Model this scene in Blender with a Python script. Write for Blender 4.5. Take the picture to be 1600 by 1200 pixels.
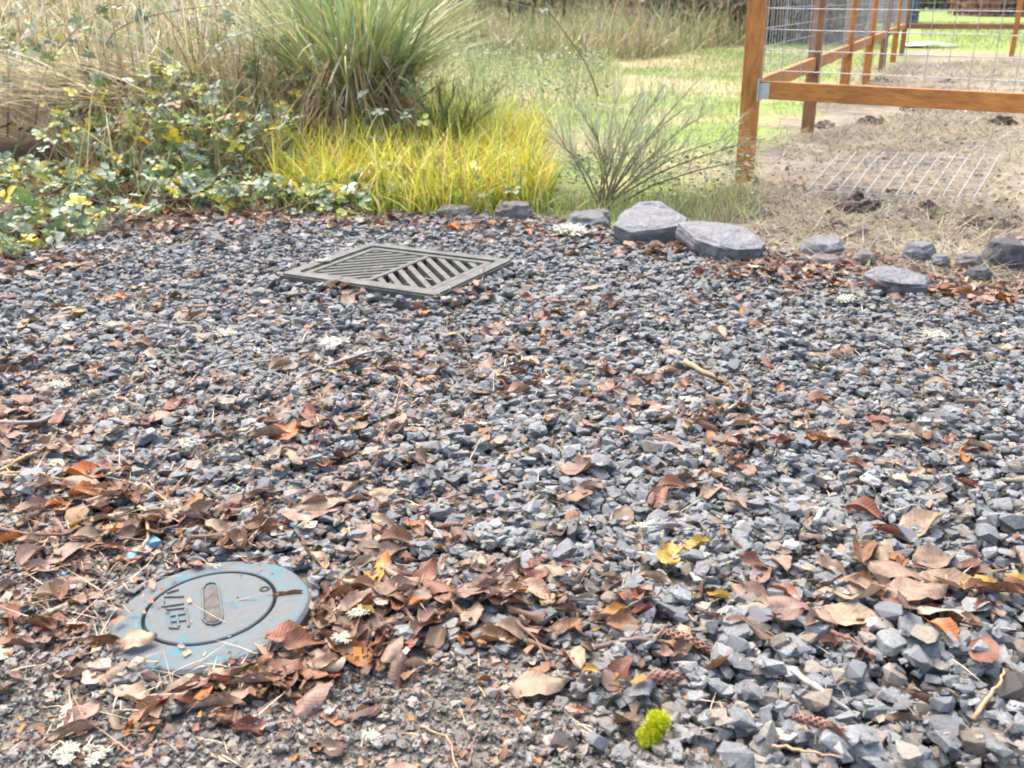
import bpy, bmesh, math, random
import numpy as np
from mathutils import Vector, Matrix, Euler

rng = np.random.default_rng(7)
random.seed(7)
sc = bpy.context.scene
for o in list(bpy.data.objects):
    bpy.data.objects.remove(o)
C = sc.collection

# ------------------------------------------------------------------ camera
FPX = 1600.0
PITCH = math.atan(600.0 / FPX)
CAMH = 0.97 * math.cos(PITCH)
cam_d = bpy.data.cameras.new('camera')
cam_d.sensor_width = 36.0
cam_d.lens = 36.0
cam_d.clip_start = 0.05
cam_d.clip_end = 2000.0
cam_d.dof.use_dof = True
cam_d.dof.focus_distance = 2.1
cam_d.dof.aperture_fstop = 9.0
cam = bpy.data.objects.new('camera', cam_d)
cam.location = (0, 0, CAMH)
cam.rotation_euler = (math.pi / 2 - PITCH, 0, 0)
C.objects.link(cam)
sc.camera = cam

# ------------------------------------------------------------------ world, sun, exposure
SUN_EL, SUN_AZ = math.radians(62), math.radians(-35)
w = bpy.data.worlds.new('World')
sc.world = w
w.use_nodes = True
wn = w.node_tree
bg = wn.nodes['Background']
sky = wn.nodes.new('ShaderNodeTexSky')
sky.sky_type = 'NISHITA'
sky.sun_disc = False
sky.sun_elevation = SUN_EL
sky.sun_rotation = SUN_AZ
sky.air_density = 1.0
sky.dust_density = 6.0
sky.ozone_density = 0.3
bg.inputs['Strength'].default_value = 0.15
wn.links.new(sky.outputs[0], bg.inputs['Color'])
sun_d = bpy.data.lights.new('sun', 'SUN')
sun_d.energy = 0.5
sun_d.angle = math.radians(70)
sun_d.color = (1.0, 0.95, 0.88)
sun = bpy.data.objects.new('sun', sun_d)
sd = Vector((math.sin(SUN_AZ) * math.cos(SUN_EL), math.cos(SUN_AZ) * math.cos(SUN_EL), math.sin(SUN_EL)))
sun.rotation_euler = sd.to_track_quat('Z', 'Y').to_euler()
sun.location = (0, 0, 12)
C.objects.link(sun)
sc.view_settings.view_transform = 'Standard'
sc.view_settings.look = 'None'
sc.view_settings.gamma = 1.0
sc.view_settings.use_curve_mapping = False
sc.view_settings.exposure = 1.8
sc.cycles.max_bounces = 6
sc.cycles.diffuse_bounces = 3
sc.cycles.glossy_bounces = 2
sc.cycles.filter_width = 1.9

# ------------------------------------------------------------------ projection helpers (layout of the place on the ground)
CT, ST = math.cos(PITCH), math.sin(PITCH)


def g(x, y, z=0.0):
    """where the line of sight through (x, y) of the 1600x1200 photograph meets height z"""
    u = (x - 800) / FPX
    v = (y - 600) / FPX
    t = (CAMH - z) / (ST + v * CT)
    return (u * t, (CT - v * ST) * t, z)


def proj(P):
    P = np.asarray(P, float)
    x, y, z = P[..., 0], P[..., 1], P[..., 2] - CAMH
    d = y * CT - z * ST
    up = y * ST + z * CT
    d = np.where(d < 0.05, 0.05, d)
    return 800 + FPX * x / d, 600 - FPX * up / d


def inpoly(px, py, poly):
    r = np.zeros(px.shape, bool)
    n = len(poly)
    for i in range(n):
        x0, y0 = poly[i]
        x1, y1 = poly[(i + 1) % n]
        if y0 == y1:
            continue
        c = (y0 > py) != (y1 > py)
        r ^= c & (px < (x1 - x0) * (py - y0) / (y1 - y0) + x0)
    return r


def scatter(poly, n):
    """n random ground points whose bases lie inside an outline of the photograph"""
    q = np.array([g(a, b)[:2] for a, b in poly])
    lo, hi = q.min(0), q.max(0)
    out = np.zeros((0, 2))
    for _ in range(60):
        p = lo + rng.random((n * 3, 2)) * (hi - lo)
        out = np.vstack([out, p[inpoly(p[:, 0], p[:, 1], q)]])
        if len(out) >= n:
            break
    return out[:n]


# ------------------------------------------------------------------ mesh helpers
def mesh_arrays(name, V, F, col=None, uv=None, smooth=False):
    V = np.ascontiguousarray(V, np.float32)
    F = np.ascontiguousarray(F, np.int32)
    me = bpy.data.meshes.new(name)
    nf, k = F.shape
    me.vertices.add(len(V))
    me.vertices.foreach_set('co', V.ravel())
    me.loops.add(nf * k)
    me.loops.foreach_set('vertex_index', F.ravel())
    me.polygons.add(nf)
    me.polygons.foreach_set('loop_start', np.arange(0, nf * k, k, dtype=np.int32))
    me.polygons.foreach_set('use_smooth', np.full(nf, smooth, bool))
    me.update(calc_edges=True)
    if col is not None:
        a = me.attributes.new('Col', 'FLOAT_COLOR', 'POINT')
        c = np.ones((len(V), 4), np.float32)
        c[:, :3] = col
        a.data.foreach_set('color', c.ravel())
    if uv is not None:
        l = me.uv_layers.new(name='UVMap')
        l.data.foreach_set('uv', np.ascontiguousarray(np.asarray(uv, np.float32)[F.ravel()]).ravel())
    me.validate()
    return me


class Bag:
    """collects arrays of vertices and triangles"""

    def __init__(s):
        s.V, s.F, s.Cc, s.U, s.n = [], [], [], [], 0

    def add(s, V, F, col=(1, 1, 1), uv=None):
        V = np.asarray(V, np.float32)
        s.V.append(V)
        s.F.append(np.asarray(F, np.int64) + s.n)
        c = np.empty((len(V), 3), np.float32)
        c[:] = col
        s.Cc.append(c)
        s.U.append(np.zeros((len(V), 2), np.float32) if uv is None else np.asarray(uv, np.float32))
        s.n += len(V)

    def obj(s, name, mat, parent=None, smooth=False, uv=False):
        me = mesh_arrays(name, np.vstack(s.V), np.vstack(s.F), np.vstack(s.Cc), np.vstack(s.U) if uv else None, smooth)
        return link(name, me, mat, parent)


def link(name, me, mat=None, parent=None, loc=None, rot=None, scale=None):
    o = bpy.data.objects.new(name, me)
    C.objects.link(o)
    if mat is not None and len(me.materials) == 0:
        me.materials.append(mat)
    if parent is not None:
        o.parent = parent
    if loc is not None:
        o.location = loc
    if rot is not None:
        o.rotation_euler = rot
    if scale is not None:
        o.scale = scale if hasattr(scale, '__len__') else (scale,) * 3
    return o


def tag(o, label, cat, group=None, kind=None):
    if label:
        o['label'] = label
    if cat:
        o['category'] = cat
    if group:
        o['group'] = group
    if kind:
        o['kind'] = kind
    return o


def empty(name, loc=(0, 0, 0), rot=(0, 0, 0)):
    o = bpy.data.objects.new(name, None)
    o.empty_display_size = 0.1
    o.location = loc
    o.rotation_euler = rot
    C.objects.link(o)
    return o


def bm_obj(name, bm, mat, parent=None, smooth=False):
    me = bpy.data.meshes.new(name)
    bmesh.ops.recalc_face_normals(bm, faces=bm.faces)
    bm.to_mesh(me)
    bm.free()
    if smooth:
        me.polygons.foreach_set('use_smooth', [True] * len(me.polygons))
    return link(name, me, mat, parent)


def bar_bm(a, b, wy, wz, bevel=0.003, up=Vector((0, 0, 1))):
    """a bevelled straight board from a to b, width wy across and wz upright"""
    a, b = Vector(a), Vector(b)
    d = (b - a)
    L = d.length
    x = d.normalized()
    y = up.cross(x)
    if y.length < 1e-4:
        y = Vector((0, 1, 0))
    y.normalize()
    z = x.cross(y)
    bm = bmesh.new()
    bmesh.ops.create_cube(bm, size=1)
    for v in bm.verts:
        v.co = a + x * (v.co.x + 0.5) * L + y * v.co.y * wy + z * v.co.z * wz
    if bevel:
        bmesh.ops.bevel(bm, geom=list(bm.edges), offset=bevel, segments=2, affect='EDGES', profile=0.5)
    return bm


def tube(pts, rad, sides=5):
    P = np.asarray(pts, float)
    n = len(P)
    rad = np.broadcast_to(np.asarray(rad, float), (n,))
    T = np.gradient(P, axis=0)
    T /= np.linalg.norm(T, axis=1, keepdims=True) + 1e-9
    ref = np.array([0.31, 0.17, 0.93]) if abs(T[0, 2]) < 0.8 else np.array([0.93, 0.3, 0.1])
    A = np.cross(T, ref)
    A /= np.linalg.norm(A, axis=1, keepdims=True) + 1e-9
    B = np.cross(T, A)
    ang = np.arange(sides) * 2 * math.pi / sides
    V = P[:, None, :] + rad[:, None, None] * (np.cos(ang)[None, :, None] * A[:, None, :] + np.sin(ang)[None, :, None] * B[:, None, :])
    V = V.reshape(-1, 3)
    F = []
    for i in range(n - 1):
        for j in range(sides):
            a, b = i * sides + j, i * sides + (j + 1) % sides
            c, d = a + sides, b + sides
            F += [(a, b, d), (a, d, c)]
    for j in range(1, sides - 1):
        F.append((0, j + 1, j))
        e = (n - 1) * sides
        F.append((e, e + j, e + j + 1))
    return V, np.array(F)


def blades(base, height, az, lean, curve, width, col, segs=4, tipcol=None, zig=0.0, floor=None):
    """grass blades: tapered curved strips, one per base point"""
    N = len(base)
    base = np.asarray(base, float)
    h = np.broadcast_to(height, (N,))
    d = np.stack([np.cos(az), np.sin(az), np.zeros(N)], 1)
    ta = az + np.pi / 2 + rng.normal(0, 0.5, N)
    s = np.stack([np.cos(ta), np.sin(ta), np.zeros(N)], 1)
    V = np.zeros((N, 2 * segs + 1, 3))
    p = base.copy()
    wd = np.broadcast_to(width, (N,))
    for k in range(segs):
        wk = wd * (1 - (k / segs) ** 1.6) * 0.5
        V[:, 2 * k] = p - s * wk[:, None]
        V[:, 2 * k + 1] = p + s * wk[:, None]
        th = lean + curve * (k + 0.5) / segs + (rng.normal(0, zig, N) if zig else 0)
        p = p + (h / segs)[:, None] * (np.sin(th)[:, None] * d + np.cos(th)[:, None] * np.array([0, 0, 1.0]))
        p[:, 2] = np.maximum(p[:, 2], (base[:, 2] + 0.004) if floor is None else floor)
    V[:, 2 * segs] = p
    f = []
    for k in range(segs - 1):
        a = 2 * k
        f += [(a, a + 1, a + 3), (a, a + 3, a + 2)]
    a = 2 * (segs - 1)
    f.append((a, a + 1, a + 2))
    f = np.array(f)
    F = (f[None] + (np.arange(N) * (2 * segs + 1))[:, None, None]).reshape(-1, 3)
    Cc = np.repeat(np.asarray(col, float)[:, None, :], 2 * segs + 1, 1)
    if tipcol is not None:
        tt = (np.repeat(np.arange(segs + 1), 2)[:2 * segs + 1] / segs) ** 1.5
        Cc = Cc * (1 - tt)[None, :, None] + np.asarray(tipcol)[:, None, :] * tt[None, :, None]
    return V.reshape(-1, 3), F, Cc.reshape(-1, 3)


def pick(colors, n, weights=None, jit=0.15, hue=0.04):
    c = np.asarray(colors, float)
    wts = None if weights is None else np.asarray(weights, float) / np.sum(weights)
    k = rng.choice(len(c), n, p=wts)
    return c[k] * (1 + rng.normal(0, jit, (n, 1))).clip(0.5, 1.6) * (1 + rng.normal(0, hue, (n, 3)))


def rotmats(ax, ay, az):
    cx, sx, cy, sy, cz, sz = np.cos(ax), np.sin(ax), np.cos(ay), np.sin(ay), np.cos(az), np.sin(az)
    n = len(ax)
    R = np.zeros((n, 3, 3))
    R[:, 0, 0] = cz * cy
    R[:, 0, 1] = cz * sy * sx - sz * cx
    R[:, 0, 2] = cz * sy * cx + sz * sx
    R[:, 1, 0] = sz * cy
    R[:, 1, 1] = sz * sy * sx + cz * cx
    R[:, 1, 2] = sz * sy * cx - cz * sx
    R[:, 2, 0] = -sy
    R[:, 2, 1] = cy * sx
    R[:, 2, 2] = cy * cx
    return R


# smooth value noise in the plane
_nz = rng.random((64, 64))


def vnoise(x, y, f=1.0):
    x, y = np.asarray(x) * f, np.asarray(y) * f
    xi, yi = np.floor(x).astype(int), np.floor(y).astype(int)
    fx, fy = x - xi, y - yi
    fx, fy = fx * fx * (3 - 2 * fx), fy * fy * (3 - 2 * fy)
    a, b = _nz[xi % 64, yi % 64], _nz[(xi + 1) % 64, yi % 64]
    c, d = _nz[xi % 64, (yi + 1) % 64], _nz[(xi + 1) % 64, (yi + 1) % 64]
    return (a * (1 - fx) + b * fx) * (1 - fy) + (c * (1 - fx) + d * fx) * fy


def fbm(x, y, f=1.0):
    return (vnoise(x, y, f) + 0.5 * vnoise(np.asarray(x) + 9.1, np.asarray(y) + 3.3, 2.1 * f) + 0.25 * vnoise(np.asarray(x) + 4.7, np.asarray(y) + 8.2, 4.3 * f)) / 1.75


# ------------------------------------------------------------------ materials
def mat_new(name):
    m = bpy.data.materials.new(name)
    m.use_nodes = True
    nt = m.node_tree
    return m, nt, nt.nodes['Principled BSDF']


def N(nt, typ, **kw):
    n = nt.nodes.new(typ)
    for k, v in kw.items():
        setattr(n, k, v)
    return n


def tex_noise(nt, scale, detail=4.0, rough=0.6, coord='Object', vec=None):
    n = N(nt, 'ShaderNodeTexNoise')
    n.inputs['Scale'].default_value = scale
    n.inputs['Detail'].default_value = detail
    n.inputs['Roughness'].default_value = rough
    if vec is None:
        tc = N(nt, 'ShaderNodeTexCoord')
        vec = tc.outputs[coord]
    nt.links.new(vec, n.inputs['Vector'])
    return n.outputs['Fac']


def ramp(nt, fac, stops):
    r = N(nt, 'ShaderNodeValToRGB')
    while len(r.color_ramp.elements) < len(stops):
        r.color_ramp.elements.new(0.5)
    for e, (p, c) in zip(r.color_ramp.elements, stops):
        e.position = p
        e.color = (*c, 1) if len(c) == 3 else c
    nt.links.new(fac, r.inputs[0])
    return r.outputs[0]


def mix(nt, fac, a, b, mode='MIX'):
    m = N(nt, 'ShaderNodeMix', data_type='RGBA', blend_type=mode)
    for s, v in ((m.inputs[0], fac), (m.inputs[6], a), (m.inputs[7], b)):
        if hasattr(v, 'links'):
            nt.links.new(v, s)
        elif isinstance(v, (int, float)):
            s.default_value = v
        else:
            s.default_value = (*v, 1)
    return m.outputs[2]


def bump(nt, bsdf, fac, strength, dist):
    b = N(nt, 'ShaderNodeBump')
    b.inputs['Strength'].default_value = strength
    b.inputs['Distance'].default_value = dist
    nt.links.new(fac, b.inputs['Height'])
    nt.links.new(b.outputs[0], bsdf.inputs['Normal'])


def attr_mat(name, rough=0.7, noise=60.0, amount=0.35, bumpd=0.0, translucent=0.0, spec=0.4):
    """base colour from the mesh's own colours with fine mottling"""
    m, nt, b = mat_new(name)
    a = N(nt, 'ShaderNodeAttribute', attribute_name='Col')
    f = tex_noise(nt, noise, 5.0)
    v = ramp(nt, f, [(0.25, (1 - amount,) * 3), (0.75, (1 + amount,) * 3)])
    c = mix(nt, 1.0, a.outputs['Color'], v, 'MULTIPLY')
    nt.links.new(c, b.inputs['Base Color'])
    b.inputs['Roughness'].default_value = rough
    b.inputs['Specular IOR Level'].default_value = spec
    if bumpd:
        bump(nt, b, f, 0.7, bumpd)
    if translucent:
        t = N(nt, 'ShaderNodeBsdfTranslucent')
        nt.links.new(c, t.inputs['Color'])
        ms = N(nt, 'ShaderNodeMixShader')
        ms.inputs[0].default_value = translucent
        nt.links.new(b.outputs[0], ms.inputs[1])
        nt.links.new(t.outputs[0], ms.inputs[2])
        nt.links.new(ms.outputs[0], nt.nodes['Material Output'].inputs['Surface'])
    return m


M = {}
M['gravel'] = attr_mat('crushed_stone', 0.72, 170, 0.36, 0.002, spec=0.3)
M['grass'] = attr_mat('grass_blade', 0.55, 30, 0.2, translucent=0.25)
M['dry'] = attr_mat('dry_straw', 0.6, 25, 0.25, translucent=0.2)
M['foliage'] = attr_mat('foliage', 0.45, 25, 0.25, translucent=0.22)
M['bark'] = attr_mat('bark', 0.75, 120, 0.4, 0.001)
M['clod'] = attr_mat('soil', 0.95, 60, 0.5, 0.006, spec=0.1)
M['lichen'] = attr_mat('lichen', 0.9, 150, 0.2, spec=0.1)


def leaf_mat(name, col=None, rough=0.5):
    m, nt, b = mat_new(name)
    tc = N(nt, 'ShaderNodeTexCoord')
    sep = N(nt, 'ShaderNodeSeparateXYZ')
    nt.links.new(tc.outputs['UV'], sep.inputs[0])
    # side veins: stripes of v - 0.35|u - .5|
    ab = N(nt, 'ShaderNodeMath', operation='SUBTRACT')
    nt.links.new(sep.outputs[0], ab.inputs[0])
    ab.inputs[1].default_value = 0.5
    ab2 = N(nt, 'ShaderNodeMath', operation='ABSOLUTE')
    nt.links.new(ab.outputs[0], ab2.inputs[0])
    mu = N(nt, 'ShaderNodeMath', operation='MULTIPLY_ADD')
    nt.links.new(ab2.outputs[0], mu.inputs[0])
    mu.inputs[1].default_value = -0.45
    nt.links.new(sep.outputs[1], mu.inputs[2])
    fr = N(nt, 'ShaderNodeMath', operation='MULTIPLY')
    nt.links.new(mu.outputs[0], fr.inputs[0])
    fr.inputs[1].default_value = 2 * math.pi * 11
    cs = N(nt, 'ShaderNodeMath', operation='COSINE')
    nt.links.new(fr.outputs[0], cs.inputs[0])
    mid = N(nt, 'ShaderNodeMath', operation='LESS_THAN')
    nt.links.new(ab2.outputs[0], mid.inputs[0])
    mid.inputs[1].default_value = 0.03
    vein = N(nt, 'ShaderNodeMath', operation='GREATER_THAN')
    nt.links.new(cs.outputs[0], vein.inputs[0])
    vein.inputs[1].default_value = 0.86
    vm = N(nt, 'ShaderNodeMath', operation='MAXIMUM')
    nt.links.new(mid.outputs[0], vm.inputs[0])
    nt.links.new(vein.outputs[0], vm.inputs[1])
    if col is None:
        base = N(nt, 'ShaderNodeAttribute', attribute_name='Col').outputs['Color']
        f = tex_noise(nt, 70, 5)
    else:
        oi = N(nt, 'ShaderNodeObjectInfo')
        hs = N(nt, 'ShaderNodeHueSaturation')
        hs.inputs['Color'].default_value = (*col, 1)
        r1 = N(nt, 'ShaderNodeMapRange')
        nt.links.new(oi.outputs['Random'], r1.inputs[0])
        r1.inputs[3].default_value = 0.7
        r1.inputs[4].default_value = 1.35
        nt.links.new(r1.outputs[0], hs.inputs['Value'])
        r2 = N(nt, 'ShaderNodeMath', operation='MULTIPLY_ADD')
        nt.links.new(oi.outputs['Random'], r2.inputs[0])
        r2.inputs[1].default_value = 7.31
        r2.inputs[2].default_value = 0.2
        fr2 = N(nt, 'ShaderNodeMath', operation='FRACT')
        nt.links.new(r2.outputs[0], fr2.inputs[0])
        r3 = N(nt, 'ShaderNodeMapRange')
        nt.links.new(fr2.outputs[0], r3.inputs[0])
        r3.inputs[3].default_value = 0.485
        r3.inputs[4].default_value = 0.515
        nt.links.new(r3.outputs[0], hs.inputs['Hue'])
        base = hs.outputs[0]
        geo = N(nt, 'ShaderNodeNewGeometry')
        f = tex_noise(nt, 70, 5, vec=geo.outputs['Position'])
    v = ramp(nt, f, [(0.3, (0.55, 0.52, 0.5)), (0.55, (1, 1, 1)), (0.8, (1.35, 1.35, 1.35))])
    c = mix(nt, 1.0, base, v, 'MULTIPLY')
    sc_ = N(nt, 'ShaderNodeMath', operation='MULTIPLY')
    nt.links.new(vm.outputs[0], sc_.inputs[0])
    sc_.inputs[1].default_value = 0.16
    c = mix(nt, sc_.outputs[0], c, (0.34, 0.22, 0.13))
    nt.links.new(c, b.inputs['Base Color'])
    b.inputs['Roughness'].default_value = rough
    b.inputs['Specular IOR Level'].default_value = 0.45
    bump(nt, b, cs.outputs[0], 0.22, 0.0006)
    t = N(nt, 'ShaderNodeBsdfTranslucent')
    nt.links.new(c, t.inputs['Color'])
    ms = N(nt, 'ShaderNodeMixShader')
    ms.inputs[0].default_value = 0.15
    nt.links.new(b.outputs[0], ms.inputs[1])
    nt.links.new(t.outputs[0], ms.inputs[2])
    nt.links.new(ms.outputs[0], nt.nodes['Material Output'].inputs['Surface'])
    return m


def wood_mat(name, base, dark):
    m, nt, b = mat_new(name)
    tc = N(nt, 'ShaderNodeTexCoord')
    mp = N(nt, 'ShaderNodeMapping')
    mp.inputs['Scale'].default_value = (6, 6, 1.2)
    nt.links.new(tc.outputs['Object'], mp.inputs[0])
    f = tex_noise(nt, 9, 8, 0.7, vec=mp.outputs[0])
    c = ramp(nt, f, [(0.3, dark), (0.52, base), (0.75, tuple(min(1, k * 1.3) for k in base))])
    f2 = tex_noise(nt, 3.1, 2, 0.5)
    k = ramp(nt, f2, [(0.3, (0.7, 0.68, 0.66)), (0.6, (1.1, 1.1, 1.1))])
    c = mix(nt, 1.0, c, k, 'MULTIPLY')
    vo = N(nt, 'ShaderNodeTexVoronoi')
    vo.inputs['Scale'].default_value = 5.3
    nt.links.new(tc.outputs['Object'], vo.inputs['Vector'])
    kn = ramp(nt, vo.outputs['Distance'], [(0.09, (1, 1, 1)), (0.16, (0, 0, 0))])
    c = mix(nt, kn, c, tuple(q * 0.35 for q in dark))
    nt.links.new(c, b.inputs['Base Color'])
    b.inputs['Roughness'].default_value = 0.6
    bump(nt, b, f, 0.4, 0.002)
    return m


def plain_mat(name, a, b2, scale, rough=0.5, metal=0.0, bumpd=0.0, stops=(0.35, 0.65)):
    m, nt, b = mat_new(name)
    f = tex_noise(nt, scale, 6, 0.65)
    c = ramp(nt, f, [(stops[0], a), (stops[1], b2)])
    nt.links.new(c, b.inputs['Base Color'])
    b.inputs['Roughness'].default_value = rough
    b.inputs['Metallic'].default_value = metal
    if bumpd:
        bump(nt, b, f, 0.6, bumpd)
    return m


M['wood'] = wood_mat('stained_cedar', (0.50, 0.205, 0.042), (0.28, 0.095, 0.02))
M['wood_dark'] = wood_mat('weathered_cedar', (0.30, 0.14, 0.065), (0.16, 0.07, 0.035))
M['wire'] = plain_mat('galvanised_wire', (0.34, 0.35, 0.36), (0.48, 0.49, 0.50), 40, 0.45, 0.2)
M['bright_wire'] = plain_mat('bright_galvanised_wire', (0.34, 0.35, 0.365), (0.48, 0.49, 0.50), 40, 0.5, 0.0)
M['bracket'] = plain_mat('galvanised_bracket', (0.42, 0.47, 0.48), (0.62, 0.66, 0.67), 60, 0.4, 0.5)
M['iron'] = plain_mat('weathered_cast_iron', (0.052, 0.056, 0.052), (0.115, 0.117, 0.105), 22, 0.55, 0.15, 0.0015)
M['pit'] = plain_mat('drain_shaft', (0.02, 0.02, 0.018), (0.05, 0.05, 0.045), 8, 0.9)
M['rock'] = plain_mat('basalt', (0.17, 0.175, 0.19), (0.36, 0.365, 0.375), 16, 0.75, 0, 0.008, (0.3, 0.72))
M['rock_dark'] = plain_mat('dark_basalt', (0.065, 0.065, 0.07), (0.17, 0.17, 0.175), 14, 0.8, 0, 0.01, (0.3, 0.72))
M['rock_brown'] = plain_mat('brown_basalt', (0.16, 0.14, 0.125), (0.31, 0.28, 0.255), 18, 0.8, 0, 0.008, (0.3, 0.72))
def rock_mat(name, a, b_):
    m, nt, b = mat_new(name)
    f1 = tex_noise(nt, 13, 8, 0.7)
    f2 = tex_noise(nt, 75, 6, 0.7)
    c = ramp(nt, f1, [(0.3, a), (0.7, b_)])
    k = ramp(nt, f2, [(0.3, (0.6, 0.6, 0.6)), (0.7, (1.3, 1.3, 1.3))])
    c = mix(nt, 1.0, c, k, 'MULTIPLY')
    lk = ramp(nt, tex_noise(nt, 7, 6, 0.75), [(0.60, (0, 0, 0)), (0.68, (0.6, 0.6, 0.6))])
    c = mix(nt, lk, c, tuple(min(1, q * 1.5 + 0.02) for q in b_))
    nt.links.new(c, b.inputs['Base Color'])
    b.inputs['Roughness'].default_value = 0.75
    ad = N(nt, 'ShaderNodeMath', operation='ADD')
    nt.links.new(f1, ad.inputs[0])
    nt.links.new(f2, ad.inputs[1])
    bump(nt, b, ad.outputs[0], 0.8, 0.012)
    return m


M['rock'] = rock_mat('basalt_rough', (0.12, 0.125, 0.135), (0.235, 0.24, 0.25))
M['slab'] = rock_mat('pale_basalt_slab', (0.145, 0.15, 0.16), (0.255, 0.26, 0.27))
M['rock_dark'] = rock_mat('dark_basalt_rough', (0.045, 0.045, 0.05), (0.115, 0.115, 0.12))
M['rock_brown'] = rock_mat('brown_basalt_rough', (0.11, 0.098, 0.088), (0.21, 0.19, 0.175))
M['white_stone'] = plain_mat('white_stone', (0.6, 0.58, 0.54), (0.8, 0.79, 0.76), 50, 0.6, 0, 0.001)
M['pale_stone'] = plain_mat('pale_stone', (0.30, 0.28, 0.24), (0.42, 0.40, 0.35), 60, 0.65, 0, 0.001)
M['white_plastic'] = plain_mat('white_sheet', (0.75, 0.76, 0.77), (0.85, 0.85, 0.85), 5, 0.4)
M['stone_near'] = plain_mat('grey_stone', (0.11, 0.12, 0.13), (0.21, 0.22, 0.23), 110, 0.6, 0, 0.0015)


def painted(name, wear):
    m, nt, b = mat_new(name)
    f = tex_noise(nt, 14, 8, 0.7)
    f2 = tex_noise(nt, 55, 6, 0.7)
    c = ramp(nt, f, [(0.37, (0.05, 0.17, 0.22)), (0.44, (0.10, 0.15, 0.172)), (0.54, (0.125, 0.148, 0.16)), (0.70, (0.13, 0.14, 0.143))])
    d = ramp(nt, f2, [(0.47 - 0.07 * wear, (0, 0, 0)), (0.72, (0.8, 0.8, 0.8))])
    c = mix(nt, d, c, (0.12, 0.108, 0.092))
    nt.links.new(c, b.inputs['Base Color'])
    b.inputs['Roughness'].default_value = 0.75
    b.inputs['Specular IOR Level'].default_value = 0.3
    bump(nt, b, f2, 0.7, 0.0015)
    return m


M['paint'] = painted('worn_blue_paint', 1.0)
M['paint_lid'] = painted('worn_blue_lid_paint', 1.9)
M['bluestone'] = plain_mat('blue_overspray_stone', (0.13, 0.40, 0.56), (0.22, 0.25, 0.28), 45, 0.6, 0, 0.0012, (0.45, 0.62))

# ------------------------------------------------------------------ ground
GR_PX = [(0, 402), (150, 372), (300, 348), (500, 342), (800, 342), (950, 362), (1190, 398), (1400, 452), (1600, 476)]
GR = np.array([g(a, b)[:2] for a, b in [(-500, 420)] + GR_PX + [(2100, 500)]])


def gravel_edge(x):
    return np.interp(x, GR[:, 0], GR[:, 1])


P0 = np.array(g(1162, 290)[:2])          # near corner post of the fence
FD = np.array([0.385, 0.923])            # side run of the fence, going away
FE = np.array([0.86, -0.51])             # front run, going right
FE = FE / np.linalg.norm(FE)
# storm grate: corner, two side directions
GZ = 0.055
gl, gb_, gr_, gf = [np.array(g(a, b, GZ)) for a, b in ((456, 424), (578, 383), (789, 404), (674, 459))]
gc = (gl + gb_ + gr_ + gf) / 4
sa = ((gb_ - gl) + (gr_ - gf)) / 2       # left -> back
ga = sa[:2] / np.linalg.norm(sa[:2])
gbv = np.array([ga[1], -ga[0]])          # left -> front
LA, LB = 0.53, 0.61


def grate_uv(x, y):
    dx, dy = np.asarray(x) - gc[0], np.asarray(y) - gc[1]
    return dx * ga[0] + dy * ga[1], dx * gbv[0] + dy * gbv[1]


def height(x, y):
    x, y = np.asarray(x, float), np.asarray(y, float)
    e = gravel_edge(x)
    h = 0.014 * (fbm(x, y, 1.1) - 0.5)
    beyond = np.clip((y - e) / 0.5, 0, 1)
    h = h + beyond * 0.07 * (fbm(x + 5, y, 1.7) - 0.45)
    bank = np.clip((-0.2 - x) / 1.2, 0, 1) * np.clip((y - 5.5) / 2.0, 0, 1)
    h = h + 0.25 * bank
    return h


CV_XY = g(330, 953, 0.014)[:2]          # centre of the round access cover
xs = np.concatenate([-np.geomspace(400, 4.2, 40), np.arange(-4.1, 4.11, 0.05), np.geomspace(4.2, 400, 40)])
ys = np.concatenate([-np.geomspace(200, 0.6, 20), np.arange(-0.5, 9.0, 0.05), np.geomspace(9.08, 700, 90)])
X, Y = np.meshgrid(xs, ys)
Z = height(X, Y)
u_, v_ = grate_uv(X, Y)
Z[np.hypot(X - CV_XY[0], Y - CV_XY[1]) < 0.12] = -0.06
inside = (abs(u_) < LA / 2 - 0.035) & (abs(v_) < LB / 2 - 0.035)
Z[inside] = -0.7
e = gravel_edge(X)
n1, n2, n3 = fbm(X, Y, 0.7), fbm(X + 31, Y + 7, 2.6), fbm(X + 3, Y + 17, 0.27)


def lerp(a, b, t):
    return a + (np.asarray(b) - a) * np.clip(t, 0, 1)[..., None]


col = np.zeros(X.shape + (3,))
col[:] = (0.17, 0.152, 0.13)                                     # soil under the gravel
past = np.clip((Y - e) / 0.12 + (n2 - 0.5) * 1.5, 0, 1)
right = (X - P0[0]) * FD[1] - (Y - P0[1]) * FD[0]                  # > 0 inside the enclosure
lawn = lerp(np.broadcast_to((0.18, 0.25, 0.07), col.shape), (0.31, 0.275, 0.15), (n1 - 0.42) * 3.5)
lawn = lerp(lawn, (0.36, 0.29, 0.17), (n2 - 0.62) * 3.0)
dirt = lerp(np.broadcast_to((0.29, 0.25, 0.185), col.shape), (0.14, 0.122, 0.103), (n2 - 0.47) * 5.0)
dirt = lerp(dirt, (0.25, 0.215, 0.165), (n1 - 0.5) * 3)
weeds = np.broadcast_to((0.085, 0.065, 0.042), col.shape)
far = lerp(lawn, (0.20, 0.29, 0.07), np.clip((Y - 19) / 3, 0, 1) * 0.8)
isdirt = np.clip(right / 0.35 + 0.7 + (n2 - 0.5) * 2.5, 0, 1) * (Y < 19.3 + 2 * (n1 - 0.5))
isweed = np.clip((0.45 - X) / 0.5 + (n2 - 0.5), 0, 1) * np.clip((10.5 - Y) / 2, 0, 1)
b2 = lerp(far, (0, 0, 0), np.zeros_like(X))
b2 = b2 + (dirt - b2) * isdirt[..., None]
b2 = b2 + (weeds - b2) * isweed[..., None]
col = col + (b2 - col) * past[..., None]
ny, nx = X.shape
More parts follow.
